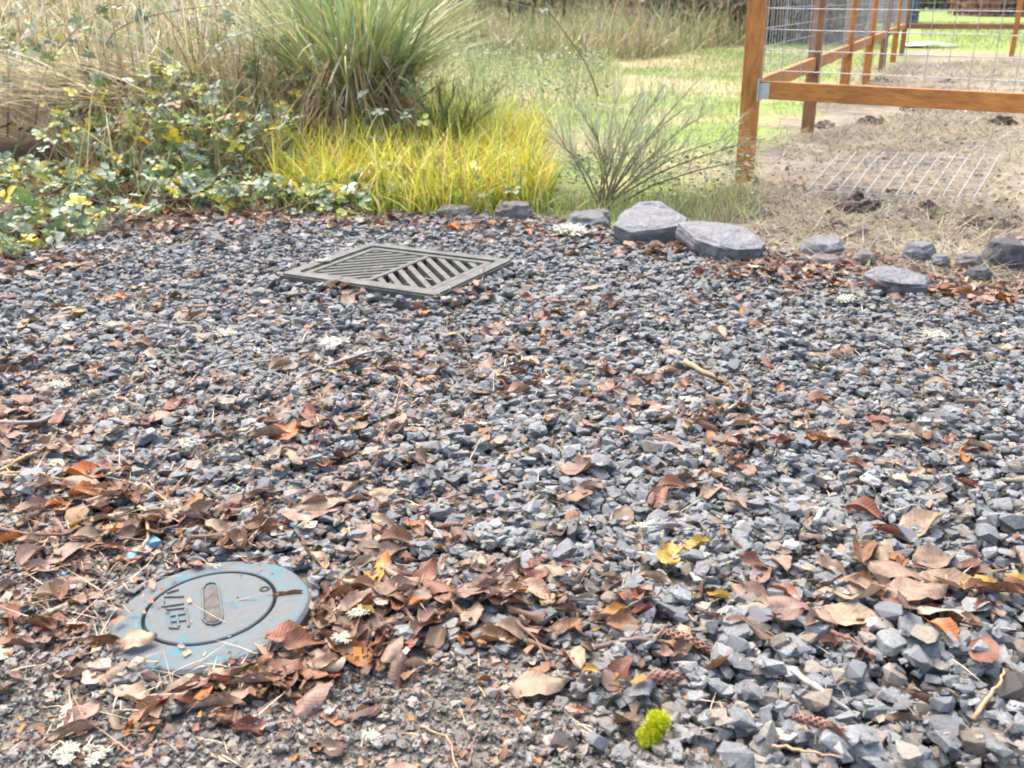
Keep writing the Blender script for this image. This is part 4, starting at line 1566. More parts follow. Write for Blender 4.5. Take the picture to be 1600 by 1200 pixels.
for q, wd, lab in [((180, 504), 26, 'small cream lichen tuft far left below the leaf edge'), ((352, 515), 38, 'cream lichen tuft on gravel left of the grate front'), ((522, 536), 48, 'broad cream lichen tuft below the grate'),
                   ((565, 548), 22, 'tiny lichen bit right of the broad lichen tuft'), ((90, 605), 32, 'yellowish lichen tuft on left gravel above the twig'), ((298, 695), 34, 'cream lichen flake with stalk in left gravel'),
                   ((536, 1003), 38, 'white stringy lichen right of the cover among leaves'), ((562, 972), 32, 'bright cream lichen just above the stringy lichen'), ((578, 1135), 34, 'white lichen tuft near the bottom edge'),
                   ((98, 1160), 50, 'large lichen tuft in the bottom left corner'), ((146, 1158), 44, 'lichen tuft right of the largest corner tuft'), ((795, 1054), 26, 'small lichen beside the tan leaf at bottom'),
                   ((880, 363), 72, 'wide cream lichen mat in front of the far rocks'), ((1320, 466), 36, 'lichen tuft on far gravel below the thin slab'), ((1455, 516), 40, 'lichen patch on the gravel at far right'),
                   ((790, 766), 26, 'pale lichen on gravel at the photo centre'), ((1010, 822), 36, 'lichen tuft beside the orange leaves right of centre'), ((808, 407), 22, 'lichen bit at the right corner of the grate'),
                   ((505, 420), 20, 'pale lichen crumb at the left rim of the grate'), ((1080, 625), 30, 'faint lichen patch above the leaf band')]:
    lichen(q, wd, lab)

x, y, _ = g(1020, 1150, 0.02)
z0 = drop(x, y, 0.014, 0.004, 0.5)
moss = empty('moss_clump', (x, y, z0))
tag(moss, 'bright lime green moss clump near the bottom edge', 'moss')
bg_ = Bag()
n = 2600
d = rng.normal(size=(n, 3))
d /= np.linalg.norm(d, axis=1, keepdims=True)
d[:, 2] = abs(d[:, 2])
lob = np.array([(0.0, 0.0, 0.004), (0.007, 0.009, 0.014), (-0.006, -0.004, 0.0)])[rng.integers(0, 3, n)]
pb = lob + d * np.array([0.0125, 0.0125, 0.014]) * (1 + 0.15 * rng.normal(size=(n, 1)))
V, F, Cc = blades(pb, rng.uniform(0.003, 0.005, n), np.arctan2(d[:, 1], d[:, 0]), np.arccos(d[:, 2].clip(-1, 1)) * 0.9, rng.normal(0, 0.5, n), 0.0014, pick([(0.58, 0.60, 0.03), (0.68, 0.70, 0.05), (0.42, 0.50, 0.025)], n), segs=2)
bg_.add(V, F, Cc)
o = bg_.obj('fronds', M['grass'], moss)
o['kind'] = 'stuff'
bg_ = Bag()
for lc in ((0, 0, 0.004), (0.007, 0.009, 0.014), (-0.006, -0.004, 0.0)):
    V, F = hull_rock(40, (0.0118, 0.0118, 0.0135), 5, 1.0)
    bg_.add(V + np.array(lc), F, (0.44, 0.48, 0.03))
bg_.obj('core', M['lichen'], moss, smooth=True)

# ------------------------------------------------------------------ fence
def P3(p, z):
    return (float(p[0]), float(p[1]), float(z))


SP = 2.44
POSTW = 0.084
ZR0, ZR1 = 0.445, 0.525           # bottom rail
yawd = math.atan2(FD[1], FD[0])


def post(parent, p, mat, hgt=1.65):
    bm = bar_bm((0, 0, -0.3), (0, 0, hgt), POSTW, POSTW, 0.004, up=Vector((0, 1, 0)))
    o = bm_obj('post', bm, mat, parent)
    o.location = P3(p, float(height(p[0], p[1])))
    o.rotation_euler = (random.gauss(0, 0.004), random.gauss(0, 0.004), yawd)
    return o


def rail(parent, a, b_, za, zb_, mat, name='rail'):
    a, b_ = np.array(a), np.array(b_)
    L = float(np.linalg.norm(b_ - a))
    bm = bar_bm((0, 0, 0), (0, 0, L), 0.038, 0.086, 0.003, up=Vector((0, 1, 0)))
    o = bm_obj(name, bm, mat, parent)
    dv = Vector((b_[0] - a[0], b_[1] - a[1], zb_ - za)).normalized()
    zax = dv
    xax = Vector((0, 0, 1)).cross(zax).normalized()
    yax = zax.cross(xax)
    # board lies on edge: 86 mm upright
    m = Matrix((xax, yax, zax)).transposed()
    o.rotation_euler = m.to_euler()
    o.location = P3(a, za)
    return o


def panel_wires(a, b_, z0, z1, parent, each, sp=0.0965, off=None, zdrop=0.0):
    """welded wire between two posts; each wire its own piece when each is set"""
    a, b_ = np.array(a, float), np.array(b_, float)
    L = float(np.linalg.norm(b_ - a))
    d = (b_ - a) / L
    bagw = Bag()
    holder = None
    if each:
        holder = parent
    r = 0.0022
    ws = []
    k = 0.05
    while k < L - 0.03:
        p = a + d * k
        ws.append([(p[0], p[1], z0 - zdrop * k / L), (p[0], p[1], z1)])
        k += sp
    zz_ = z0 + 0.05
    while zz_ < z1:
        ws.append([(a[0] + d[0] * 0.045, a[1] + d[1] * 0.045, zz_), (b_[0] - d[0] * 0.045, b_[1] - d[1] * 0.045, zz_ - zdrop)])
        zz_ += sp
    for wv in ws:
        p_, q_ = np.array(wv[0]), np.array(wv[1])
        mid_ = (p_ + q_) / 2 + rng.normal(0, 0.003, 3)
        V, F = tube([p_, mid_, q_], r, 4)
        if each:
            bb = Bag()
            bb.add(V, F)
            bb.obj('wire', M['wire'], holder)
        else:
            bagw.add(V, F)
    if not each:
        o = bagw.obj('wire_mesh', M['wire'], parent)
        o['kind'] = 'stuff'


side = empty('side_fence')
tag(side, 'long orange stained post and wire fence receding between lawn and dirt', 'fence')
posts = [P0 + FD * SP * k for k in range(7)]
for k, p in enumerate(posts):
    post(side, p, M['wood'] if k in (0, 2) else M['wood_dark'] if k in (1, 4, 6) else M['wood'])
for k in range(6):
    a, b_ = posts[k] + FD * POSTW / 2, posts[k + 1] - FD * POSTW / 2
    rail(side, a, b_, (ZR0 + ZR1) / 2, (ZR0 + ZR1) / 2, M['wood'])
    panel_wires(posts[k], posts[k + 1], ZR1 + 0.005, 1.55, side, k == 0)
front = empty('front_fence')
tag(front, 'orange bottom rail and wire panel of the fence facing the gravel', 'fence')
fe_end = P0 + FE * SP
rail(front, P0 + FE * (POSTW / 2 + 0.008), fe_end, (ZR0 + ZR1) / 2, (ZR0 + ZR1) / 2 - 0.02, M['wood'])
post(front, fe_end + FE * 0.045, M['wood'])
panel_wires(P0, fe_end, ZR1 + 0.005, 1.5, front, True, zdrop=0.02)
# galvanised hanger at the rail end
c = P0 + FE * (POSTW / 2 + 0.004)
bm = bar_bm((0, 0, -0.055), (0, 0, 0.055), 0.006, 0.075, 0.001, up=Vector((0, 1, 0)))
hg = bm_obj('rail_hanger', bm, M['bracket'], front)
hg.location = P3(c, (ZR0 + ZR1) / 2)
hg.rotation_euler = (0, 0, math.atan2(FE[1], FE[0]))
for sgn in (1, -1):
    nrm = np.array([-FE[1], FE[0]]) * sgn
    c2 = P0 + FE * (POSTW / 2 + 0.028) + nrm * 0.0215
    bm = bar_bm((-0.024, 0, 0), (0.03, 0, 0), 0.003, 0.075, 0.001)
    fl = bm_obj('hanger_flange', bm, M['bracket'], front)
    fl.location = P3(c2, (ZR0 + ZR1) / 2 - 0.004)
    fl.rotation_euler = (0, 0, math.atan2(FE[1], FE[0]))
back = empty('back_fence')
tag(back, 'far cross run of the fence with dark rail, beyond the dirt', 'fence')
bk = posts[6]
bd = np.array([0.985, -0.17])
bp = [bk + bd * 1.82 * k for k in (1, 2, 3)]
for p in bp:
    post(back, p, M['wood'])
for a, b_ in zip([bk] + bp[:-1], bp):
    rail(back, a, b_, 0.48, 0.48, M['wood_dark'])
    panel_wires(a, b_, ZR1, 1.5, back, False)

# wire panel lying on the dirt
qc = [np.array(g(a, b_, 0.05)) for a, b_ in ((1262, 296), (1521, 309), (1562, 240), (1316, 236))]
flatp = empty('wire_panel', tuple((qc[0] + qc[2]) / 2 * np.array([1, 1, 0])))
tag(flatp, 'galvanised wire panel lying flat on the straw covered dirt', 'wire panel')
o0 = np.array(flatp.location)
for k in range(12):
    t = k / 11
    a, b_ = qc[0] * (1 - t) + qc[1] * t, qc[3] * (1 - t) + qc[2] * t
    m_ = (a + b_) / 2 + np.array([0, 0, rng.normal(0.0, 0.01)])
    bb = Bag()
    bb.add(*tube(np.array([a, m_, b_]) - o0, 0.0023, 5))
    bb.obj('wire', M['bright_wire'], flatp)
for k in range(9):
    t = k / 8
    a, b_ = qc[0] * (1 - t) + qc[3] * t, qc[1] * (1 - t) + qc[2] * t
    bb = Bag()
    bb.add(*tube(np.array([a, (a + b_) / 2, b_]) - o0 - np.array([0, 0, 0.006]), 0.0020, 5))
    bb.obj('wire', M['bright_wire'], flatp)

# ------------------------------------------------------------------ dirt yard: clods, straw, scraps
def clod(pxy, wpx, hpx, label, seed, colr=(0.085, 0.07, 0.06)):
    x, y, _ = g(*pxy)
    s = 0.97 / pxy[1]
    wd, hg_ = wpx * s, hpx * s * 0.8
    r = np.random.default_rng(seed)
    bg_ = Bag()
    for k in range(46):
        a = r.uniform(0, 6.28)
        rr = math.sqrt(r.random())
        V, F = hull_rock(12, (1, 0.9, 0.8), seed * 60 + k, 0.8)
        sz = wd * r.uniform(0.06, 0.16)
        zc = hg_ * (1 - rr ** 1.5) * r.uniform(0.3, 0.9)
        bg_.add(V * sz + np.array([math.cos(a) * rr * wd * 0.42, math.sin(a) * rr * wd * 0.5, zc]), F, np.array(colr) * r.uniform(0.6, 1.5))
    o = bg_.obj('soil_mound', M['clod'])
    o.location = (x, y, float(height(x, y)))
    tag(o, label, 'soil mound', 'dark soil mounds on the dirt')


clod((1342, 330), 82, 34, 'largest dark soil mound in front of the flat wire panel', 1)
clod((1448, 326), 34, 18, 'small dark soil mound right of the largest mound', 2)
clod((1375, 128), 40, 10, 'dark heap beside the third fence post', 3, (0.13, 0.11, 0.09))
clod((1540, 172), 46, 12, 'dark soil heap by the white scrap at right', 4)
clod((1565, 194), 44, 14, 'dark soil mound at the right edge below rail', 5)
clod((1360, 194), 44, 10, 'low dark mound beside the white scraps', 6)
clod((1480, 130), 26, 7, 'small far dark heap just above the front rail', 7)
clod((1540, 350), 90, 16, 'broad low soil mound right of the flat panel', 8, (0.15, 0.125, 0.10))
clod((1300, 352), 70, 14, 'low crumbly soil patch behind the pale flat rock', 9, (0.16, 0.13, 0.105))
clod((1290, 198), 40, 16, 'grey mound at the foot of the second fence post', 10, (0.2, 0.175, 0.14))
clod((1430, 175), 60, 12, 'flat grey soil patch in the middle of the dirt', 11, (0.19, 0.165, 0.135))
for k, (q, wd, lab) in enumerate([((1369, 189), 9, 'white scrap beside the low dark mound, upper one'), ((1372, 201), 8, 'white scrap just below another on the dirt'),
                                  ((1507, 181), 10, 'white scrap left of the dark heap at right'), ((1392, 181), 7, 'cream scrap on the dirt right of white scraps')]):
    x, y, _ = g(*q)
    V, F = hull_rock(9, (1, 0.6, 0.35), 300 + k)
    o = link('scrap', mesh_arrays('scrap', V, F), M['white_stone'], None, (x, y, float(height(x, y)) + 0.012), (0.3, 0.2, k), wd * 0.97 / q[1] / 2)
    tag(o, lab, 'scrap')
# folded white sheet on the lawn
x, y, _ = g(1452, 74)
n = 14
V, F = [], []
for i in range(n):
    for j in range(n):
        a, b_ = i / (n - 1) - 0.5, j / (n - 1) - 0.5
        V.append((x + a * 1.05 + 0.1 * b_, y + b_ * 0.8, float(height(x, y)) + 0.03 + 0.10 * float(fbm(a * 3 + 2, b_ * 3, 1.5)) * (1 - 2 * abs(a)) + 0.02))
for i in range(n - 1):
    for j in range(n - 1):
        a = i * n + j
        F += [(a, a + n, a + n + 1), (a, a + n + 1, a + 1)]
o = link('white_sheet', mesh_arrays('white_sheet', V, F, smooth=True), M['white_plastic'])
sm = o.modifiers.new('thick', 'SOLIDIFY')
sm.thickness = 0.01
tag(o, 'white sheet lying on the lawn behind the farthest fence post', 'sheet')


def on_ground(p, dz=0.0):
    return np.column_stack([p, height(p[:, 0], p[:, 1]) + dz])


# straw on the dirt
p = np.vstack([scatter([(1170, 300), (1600, 330), (1600, 470), (1190, 400)], 8000), scatter([(1120, 230), (1600, 150), (1600, 340), (1130, 320)], 16000), scatter([(1330, 110), (1600, 90), (1600, 170), (1280, 170)], 7000),
               scatter([(1050, 250), (1180, 250), (1300, 380), (1100, 340)], 1200)])
n = len(p)
kp = (rng.random(n) < np.clip(1.25 - 2.4 * (fbm(p[:, 0] + 31, p[:, 1] + 7, 2.6) - 0.32), 0.12, 0.85))
p = p[kp]
n = len(p)
far_ = np.clip(p[:, 1] / 6, 1, 2.2)
V, F, Cc = blades(on_ground(p, 0.004), rng.uniform(0.05, 0.16, n) * far_, rng.uniform(0, 6.28, n), rng.normal(1.42, 0.18, n), rng.normal(0.05, 0.25, n), rng.uniform(0.003, 0.0065, n) * far_,
                  pick([(0.36, 0.305, 0.215), (0.29, 0.24, 0.17), (0.44, 0.39, 0.29), (0.19, 0.16, 0.12), (0.27, 0.31, 0.13)], n, [3, 2.5, 1.2, 2, 1.0]), segs=3)
bag = Bag()
bag.add(V, F, Cc)
# crumbs of soil
pc = np.vstack([scatter([(1150, 290), (1600, 310), (1600, 470), (1190, 400)], 1500), scatter([(1160, 240), (1600, 130), (1600, 330), (1150, 310)], 900)])
n = len(pc)
s = np.exp(rng.normal(math.log(0.008), 0.5, n))
R = rotmats(rng.normal(0, 1, n), rng.normal(0, 1, n), rng.uniform(0, 6.28, n))
VV = np.einsum('nij,nvj->nvi', R, TPL[3][0][None] * s[:, None, None]) + on_ground(pc, 0.004)[:, None, :]
FF = TPL[3][1][None] + (np.arange(n) * len(TPL[3][0]))[:, None, None]
bag.add(VV.reshape(-1, 3), FF.reshape(-1, 3), np.repeat(pick([(0.2, 0.165, 0.125), (0.25, 0.21, 0.16), (0.3, 0.24, 0.17)], n), len(TPL[3][0]), 0))
o = bag.obj('straw', M['dry'])
tag(o, 'straw and soil crumbs scattered over the fenced dirt', 'straw', kind='stuff')

# ------------------------------------------------------------------ lawn
G1, G2, G3 = (0.19, 0.27, 0.07), (0.26, 0.34, 0.10), (0.37, 0.36, 0.16)
STR = (0.50, 0.41, 0.24)
p = np.vstack([scatter([(880, 90), (1175, 60), (1190, 270), (1020, 300), (880, 260)], 30000), scatter([(760, 30), (1180, 28), (1180, 90), (760, 110)], 22000), scatter([(1190, 60), (1400, 40), (1330, 150), (1200, 250)], 14000),
               scatter([(1440, 36), (1600, 36), (1600, 76), (1440, 84)], 7000)])
n = len(p)
pn = fbm(p[:, 0], p[:, 1], 0.7)
pn2 = fbm(p[:, 0] + 31, p[:, 1] + 7, 2.6)
ri = (p[:, 0] - P0[0]) * FD[1] - (p[:, 1] - P0[1]) * FD[0]
kp = (rng.random(n) > np.clip((pn - 0.52) * 4, 0, 0.85)) & ((ri < 0.05 + 0.5 * (pn2 - 0.4)) | (p[:, 1] > 19))
p, pn, pn2 = p[kp], pn[kp], pn2[kp]
n = len(p)
cg = pick([G1, G2, G3], n, [2.4, 3, 1.2])
cs_ = pick([STR, (0.40, 0.33, 0.19)], n)
t = np.clip((pn - 0.46) * 4 + rng.normal(0, 0.25, n), 0, 1)[:, None]
far_ = np.clip(p[:, 1] / 7, 1, 4)
V, F, Cc = blades(on_ground(p), rng.uniform(0.025, 0.065, n) * far_ ** 0.5, rng.uniform(0, 6.28, n), rng.normal(0.5, 0.3, n), rng.uniform(0.2, 1.0, n), rng.uniform(0.003, 0.006, n) * far_, cg * (1 - t) + cs_ * t, segs=2)
bag = Bag()
bag.add(V, F, Cc)
o = bag.obj('lawn_grass', M['grass'])
tag(o, 'short green lawn grass with straw coloured patches', 'grass', kind='stuff')

# ------------------------------------------------------------------ yellow grass in front
YG = [(430, 318), (520, 330), (660, 340), (760, 335), (850, 330), (868, 300), (840, 262), (760, 240), (640, 262), (480, 268), (425, 290)]
p = np.vstack([scatter(YG, 4600), scatter([(640, 250), (840, 250), (860, 215), (660, 205)], 1300)])
p = p[(fbm(p[:, 0] * 1.0 + 21, p[:, 1] + 4, 4.5) > 0.42) | (rng.random(len(p)) < 0.45)]
n = len(p)
ht = rng.uniform(0.10, 0.30, n) * (0.55 + 0.75 * fbm(p[:, 0] + 2, p[:, 1] + 5, 2.2)) * (1 + 0.25 * (rng.random(n) < 0.12))
ylw = fbm(p[:, 0] + 13, p[:, 1] + 3, 1.6)
cc = pick([(0.60, 0.55, 0.07), (0.48, 0.50, 0.07), (0.60, 0.46, 0.08), (0.26, 0.36, 0.05), (0.66, 0.62, 0.28), (0.36, 0.24, 0.08)], n, [3.4, 3.0, 1.3, 2.0, 1.4, 0.7])
V, F, Cc = blades(on_ground(p), ht * 1.3, rng.uniform(0, 6.28, n), abs(rng.normal(0.18, 0.24, n)), rng.uniform(0.2, 1.7, n), rng.uniform(0.006, 0.0125, n), cc, segs=4, tipcol=cc * np.array([1.15, 1.08, 0.9]))
bag = Bag()
bag.add(V, F, Cc)
p = np.vstack([scatter([(600, 262), (800, 255), (800, 200), (640, 195)], 1500), scatter([(430, 338), (900, 345), (880, 318), (440, 310)], 420)])
n = len(p)
V, F, Cc = blades(on_ground(p), rng.uniform(0.12, 0.5, n) * np.where(p[:, 1] < 5.2, 0.45, 1), rng.uniform(0, 6.28, n), abs(rng.normal(0.4, 0.35, n)), rng.uniform(0.1, 1.6, n), rng.uniform(0.005, 0.011, n), pick([(0.24, 0.33, 0.07), (0.34, 0.41, 0.09), (0.48, 0.47, 0.12), (0.2, 0.27, 0.08)], n), segs=5)
bag.add(V, F, Cc)
o = bag.obj('yellow_grass', M['grass'])
tag(o, 'clump of yellowing green grass at the far gravel edge', 'grass', kind='stuff')

# ------------------------------------------------------------------ tall dry grass, left
p = np.vstack([scatter([(-140, 222), (130, 225), (190, 268), (330, 262), (470, 250), (470, 120), (300, 80), (-150, 80)], 3000), scatter([(-160, 240), (420, 210), (560, 110), (-200, 90)], 2400), scatter([(180, 300), (460, 290), (470, 220), (180, 235)], 1500)])
n = len(p)
cc = 0.86 * pick([(0.50, 0.42, 0.24), (0.38, 0.29, 0.16), (0.62, 0.55, 0.38), (0.22, 0.155, 0.09), (0.34, 0.38, 0.12), (0.12, 0.085, 0.06)], n, [3, 2.0, 2.6, 1.2, 3.4, 1.4])
az = np.where(rng.random(n) < 0.35, rng.normal(2.7, 0.7, n), rng.uniform(0, 6.28, n))
front = np.clip((p[:, 1] - 5.1) / 1.2, 0.25, 1)
V, F, Cc = blades(on_ground(p), rng.uniform(0.2, 1.1, n) * front, az, abs(rng.normal(0.45, 0.38, n)), rng.normal(0.6, 0.9, n), rng.uniform(0.006, 0.019, n), cc, segs=5, zig=0.22)
bag = Bag()
bag.add(V, F, Cc)
# bent and broken stalks
n = 2000
p = scatter([(-100, 225), (130, 230), (200, 268), (430, 262), (480, 120), (-120, 120)], n)
n = len(p)
cc = pick([(0.60, 0.52, 0.33), (0.5, 0.4, 0.24), (0.68, 0.62, 0.45)], n)
V, F, Cc = blades(on_ground(p, 0) + np.column_stack([np.zeros(n), np.zeros(n), rng.uniform(0.02, 0.6, n) * np.clip((p[:, 1] - 5.2) / 1.0, 0.1, 1)]), rng.uniform(0.3, 0.9, n), rng.uniform(0, 6.28, n), rng.normal(0.9, 0.6, n), rng.normal(0.2, 0.9, n), rng.uniform(0.006, 0.013, n), cc, segs=5)
bag.add(V, F, Cc)
# thatch folded over, pointing left, at the left edge
n = 900
st = np.array(g(150, 250))
bx = rng.uniform(-3.3, -2.0, n)
by = 6.0 + rng.uniform(-0.25, 0.55, n)
bz = 0.40 + 0.13 * (bx + 2.6) * 0.5 + rng.normal(0, 0.035, n) + (by - 6.0) * 0.22
V, F, Cc = blades(np.column_stack([bx, by, bz]), rng.uniform(0.25, 0.7, n), rng.normal(3.25, 0.3, n), rng.normal(1.35, 0.16, n), rng.uniform(0.15, 0.9, n), rng.uniform(0.008, 0.018, n),
                  pick([(0.56, 0.48, 0.28), (0.44, 0.35, 0.2), (0.64, 0.57, 0.4), (0.24, 0.18, 0.11)], n), segs=5)
bag.add(V, F, Cc)
o = bag.obj('dry_grass', M['dry'])
tag(o, 'tall tangled straw coloured dry grass at upper left', 'dry grass', kind='stuff')

# ------------------------------------------------------------------ sword leaved clump
fx, fy, _ = g(560, 246)
clump = empty('grass_clump', (fx, fy, float(height(fx, fy))))
tag(clump, 'big sword leaved green clump with tan dead leaves at its base', 'ornamental grass')
n = 420
r_ = np.sqrt(rng.random(n)) * 0.27
a_ = rng.uniform(0, 6.28, n)
base = np.column_stack([r_ * np.cos(a_), r_ * np.sin(a_), rng.uniform(0.18, 0.42, n)])
az = a_ + rng.normal(0, 0.5, n)
cc = pick([(0.21, 0.28, 0.12), (0.26, 0.33, 0.17), (0.33, 0.39, 0.15), (0.38, 0.42, 0.28), (0.46, 0.46, 0.19), (0.52, 0.46, 0.26)], n, [2.6, 3, 2.4, 1.3, 1.1, 0.6])
V, F, Cc = blades(base, rng.uniform(0.6, 1.4, n), az, rng.uniform(0.0, 0.9, n) * (r_ / 0.27) ** 0.7 + 0.05, rng.normal(0.5, 0.5, n), rng.uniform(0.012, 0.026, n), cc * 1.15, segs=7, zig=0.05)
bag = Bag()
bag.add(V, F, Cc)
# outer leaves arching low to the left and right
n = 210
a_ = np.concatenate([rng.normal(2.9, 0.5, n // 2), rng.normal(0.1, 0.6, n - n // 2)])
base = np.column_stack([0.22 * np.cos(a_), 0.2 * np.sin(a_), np.full(n, 0.36)])
V, F, Cc = blades(base, rng.uniform(0.6, 1.1, n), a_, rng.uniform(0.5, 1.1, n), rng.uniform(0.2, 1.0, n), rng.uniform(0.012, 0.024, n), pick([(0.24, 0.31, 0.16), (0.34, 0.40, 0.18), (0.44, 0.46, 0.24), (0.5, 0.48, 0.28)], n), segs=7)
bag.add(V, F, Cc)
n = 150
a_ = rng.uniform(0, 6.28, n)
base = np.column_stack([0.3 * np.cos(a_), 0.26 * np.sin(a_), rng.uniform(0.05, 0.3, n)])
V, F, Cc = blades(base, rng.uniform(0.5, 1.2, n), a_ + rng.normal(0, 0.5, n), rng.uniform(0.3, 1.0, n), rng.uniform(0.4, 1.6, n), rng.uniform(0.008, 0.018, n), pick([(0.30, 0.36, 0.14), (0.42, 0.44, 0.18), (0.52, 0.48, 0.26)], n), segs=7, zig=0.08, floor=0.05)
bag.add(V, F, Cc)
o = bag.obj('green_blades', M['grass'], clump)
o['kind'] = 'stuff'
n = 620
a_ = rng.uniform(0, 6.28, n)
r_ = rng.uniform(0.12, 0.30, n)
base = np.column_stack([r_ * np.cos(a_), r_ * np.sin(a_), rng.uniform(0.25, 0.62, n)])
V, F, Cc = blades(base, rng.uniform(0.25, 0.6, n), a_ + rng.normal(0, 0.4, n), rng.uniform(2.0, 2.8, n), rng.uniform(-0.3, 0.3, n), rng.uniform(0.010, 0.022, n), pick([(0.52, 0.40, 0.23), (0.42, 0.29, 0.15), (0.62, 0.53, 0.36), (0.30, 0.19, 0.10)], n, [3, 2.5, 1.5, 1.5]), segs=5, floor=0.02)
bag = Bag()
V[:, 2] = np.maximum(V[:, 2], 0.02)
bag.add(V, F, Cc)
n = 160
a_ = rng.uniform(0, 6.28, n)
base = np.column_stack([0.2 * np.cos(a_), 0.2 * np.sin(a_), rng.uniform(0.1, 0.3, n)])
V, F, Cc = blades(base, rng.uniform(0.3, 0.7, n), a_, rng.uniform(0.5, 1.3, n), rng.uniform(0.0, 0.9, n), rng.uniform(0.008, 0.016, n), pick([(0.55, 0.46, 0.28), (0.62, 0.56, 0.40)], n), segs=5)
bag.add(V, F, Cc)
o = bag.obj('dead_leaves', M['dry'], clump)
o['kind'] = 'stuff'
o['label'] = 'skirt of hanging tan dead leaves'

# ------------------------------------------------------------------ broom shrub
def broom(pxy, stems, label, seed, twigs=16, scale=1.0, greens=((0.42, 0.46, 0.28), (0.50, 0.54, 0.37), (0.34, 0.39, 0.23))):
    r = np.random.default_rng(seed)
    x, y, _ = g(*pxy)
    root = empty('broom_shrub', (x, y, float(height(x, y))))
    tag(root, label, 'shrub')
    fol = Bag()
    for (ex, ez, ey) in stems:
        e_ = np.array([ex, ey, ez]) * scale
        st = np.array([r.normal(0, 0.02), r.normal(0, 0.02), 0])
        mid_ = st * 0.5 + e_ * 0.5 + np.array([-0.04 * np.sign(ex), 0, 0.05]) * scale + r.normal(0, 0.02, 3)
        tt = np.linspace(0, 1, 9)[:, None]
        Q = (1 - tt) ** 2 * st + 2 * tt * (1 - tt) * mid_ + tt ** 2 * e_ + r.normal(0, 0.003, (9, 3))
        Q[0] = st
        bb = Bag()
        bb.add(*tube(Q, np.linspace(0.0055, 0.0016, 9) * scale, 5), np.array((0.24, 0.165, 0.10)) * r.uniform(0.7, 1.4))
        bb.obj('stem', M['bark'], root, smooth=True)
        for k in range(twigs):
            t = r.uniform(0.28, 1.0)
            i = int(t * 8)
            p = Q[i]
            d = Q[min(8, i + 1)] - Q[max(0, i - 1)]
            d /= np.linalg.norm(d)
            d = d + r.normal(0, 0.5, 3)
            d /= np.linalg.norm(d)
            L = r.uniform(0.07, 0.2) * scale
            q1 = p + d * L * 0.5 + (0, 0, 0.01)
            q2 = p + d * L + np.array([0, 0, r.uniform(0, 0.03)])
            fol.add(*tube([p, q1, q2], [0.0014, 0.0011, 0.0006], 3), np.array(greens[r.integers(0, 3)]) * r.uniform(0.7, 1.2))
            m_ = 15
            ts = r.uniform(0.15, 1, m_)[:, None]
            pb_ = p + (q2 - p) * ts
            dd = d[None] + r.normal(0, 0.45, (m_, 3))
            dd /= np.linalg.norm(dd, axis=1, keepdims=True)
            V, F, Cc = blades(pb_, r.uniform(0.03, 0.09, m_) * scale, np.arctan2(dd[:, 1], dd[:, 0]), np.arccos(dd[:, 2].clip(-1, 1)), r.normal(0, 0.15, m_), 0.0026, pick(greens, m_), segs=2)
            fol.add(V, F, Cc)
    o = fol.obj('foliage', M['foliage'], root)
    o['kind'] = 'stuff'


st = [(-0.22, 0.30, 0.05), (-0.30, 0.42, 0.1), (-0.12, 0.44, 0.1), (0.05, 0.50, 0.12), (0.16, 0.55, 0.0), (0.26, 0.52, 0.05), (0.36, 0.48, -0.05), (0.48, 0.46, 0.0), (0.58, 0.36, -0.1), (0.70, 0.34, -0.12), (0.62, 0.24, -0.1), (0.34, 0.30, -0.1), (0.10, 0.34, -0.1), (0.2, 0.42, 0.15), (0.42, 0.58, 0.1), (-0.05, 0.3, 0.15)]
broom((945, 322), st, 'feathery grey green broom shrub with brown stems left of the fence post', 5, 24)
broom((700, 262), [(-0.15, 0.35, 0), (-0.05, 0.45, 0), (0.05, 0.42, 0.05), (0.14, 0.38, 0), (0.24, 0.30, 0), (0.0, 0.3, -0.1), (0.3, 0.42, 0.1)], 'small dark green broom seedling behind the yellow grass', 6, 22, 1.0, ((0.13, 0.20, 0.07), (0.18, 0.26, 0.09), (0.24, 0.30, 0.11)))

# ------------------------------------------------------------------ brambles
def tri_leaf(nv=4, nu=2):
    V, F, U = [], [], []
    n0 = 0
    for ang, sc_, off in ((0, 1.0, 0.32), (1.15, 0.82, 0.12), (-1.15, 0.82, 0.12)):
        v_, f_, u_ = leaf_shape(K(w=0.37, fold=0.3, bend=-0.5, wave=0.6, ph=ang), nv, nu)
        v_ = v_[:-4]
        f_ = f_[:-3]
        u_ = u_[:-4]
        v_ = v_ * sc_
        v_[:, 1] += 0.5 * sc_ + off
        c_, s_ = math.cos(ang), math.sin(ang)
        q_ = np.column_stack([v_[:, 0] * c_ - v_[:, 1] * s_, v_[:, 0] * s_ + v_[:, 1] * c_, v_[:, 2]])
        V.append(q_)
        F.append(f_ + n0)
        U.append(u_)
        n0 += len(q_)
    tv, tf = tube([(0, -0.5, -0.05), (0, 0, 0.02), (0, 0.34, 0.0)], 0.015, 3)
    V.append(tv)
    F.append(tf + n0)
    U.append(np.full((len(tv), 2), 0.5))
    return np.vstack(V), np.vstack(F), np.vstack(U)


BV, BF, BU = tri_leaf()


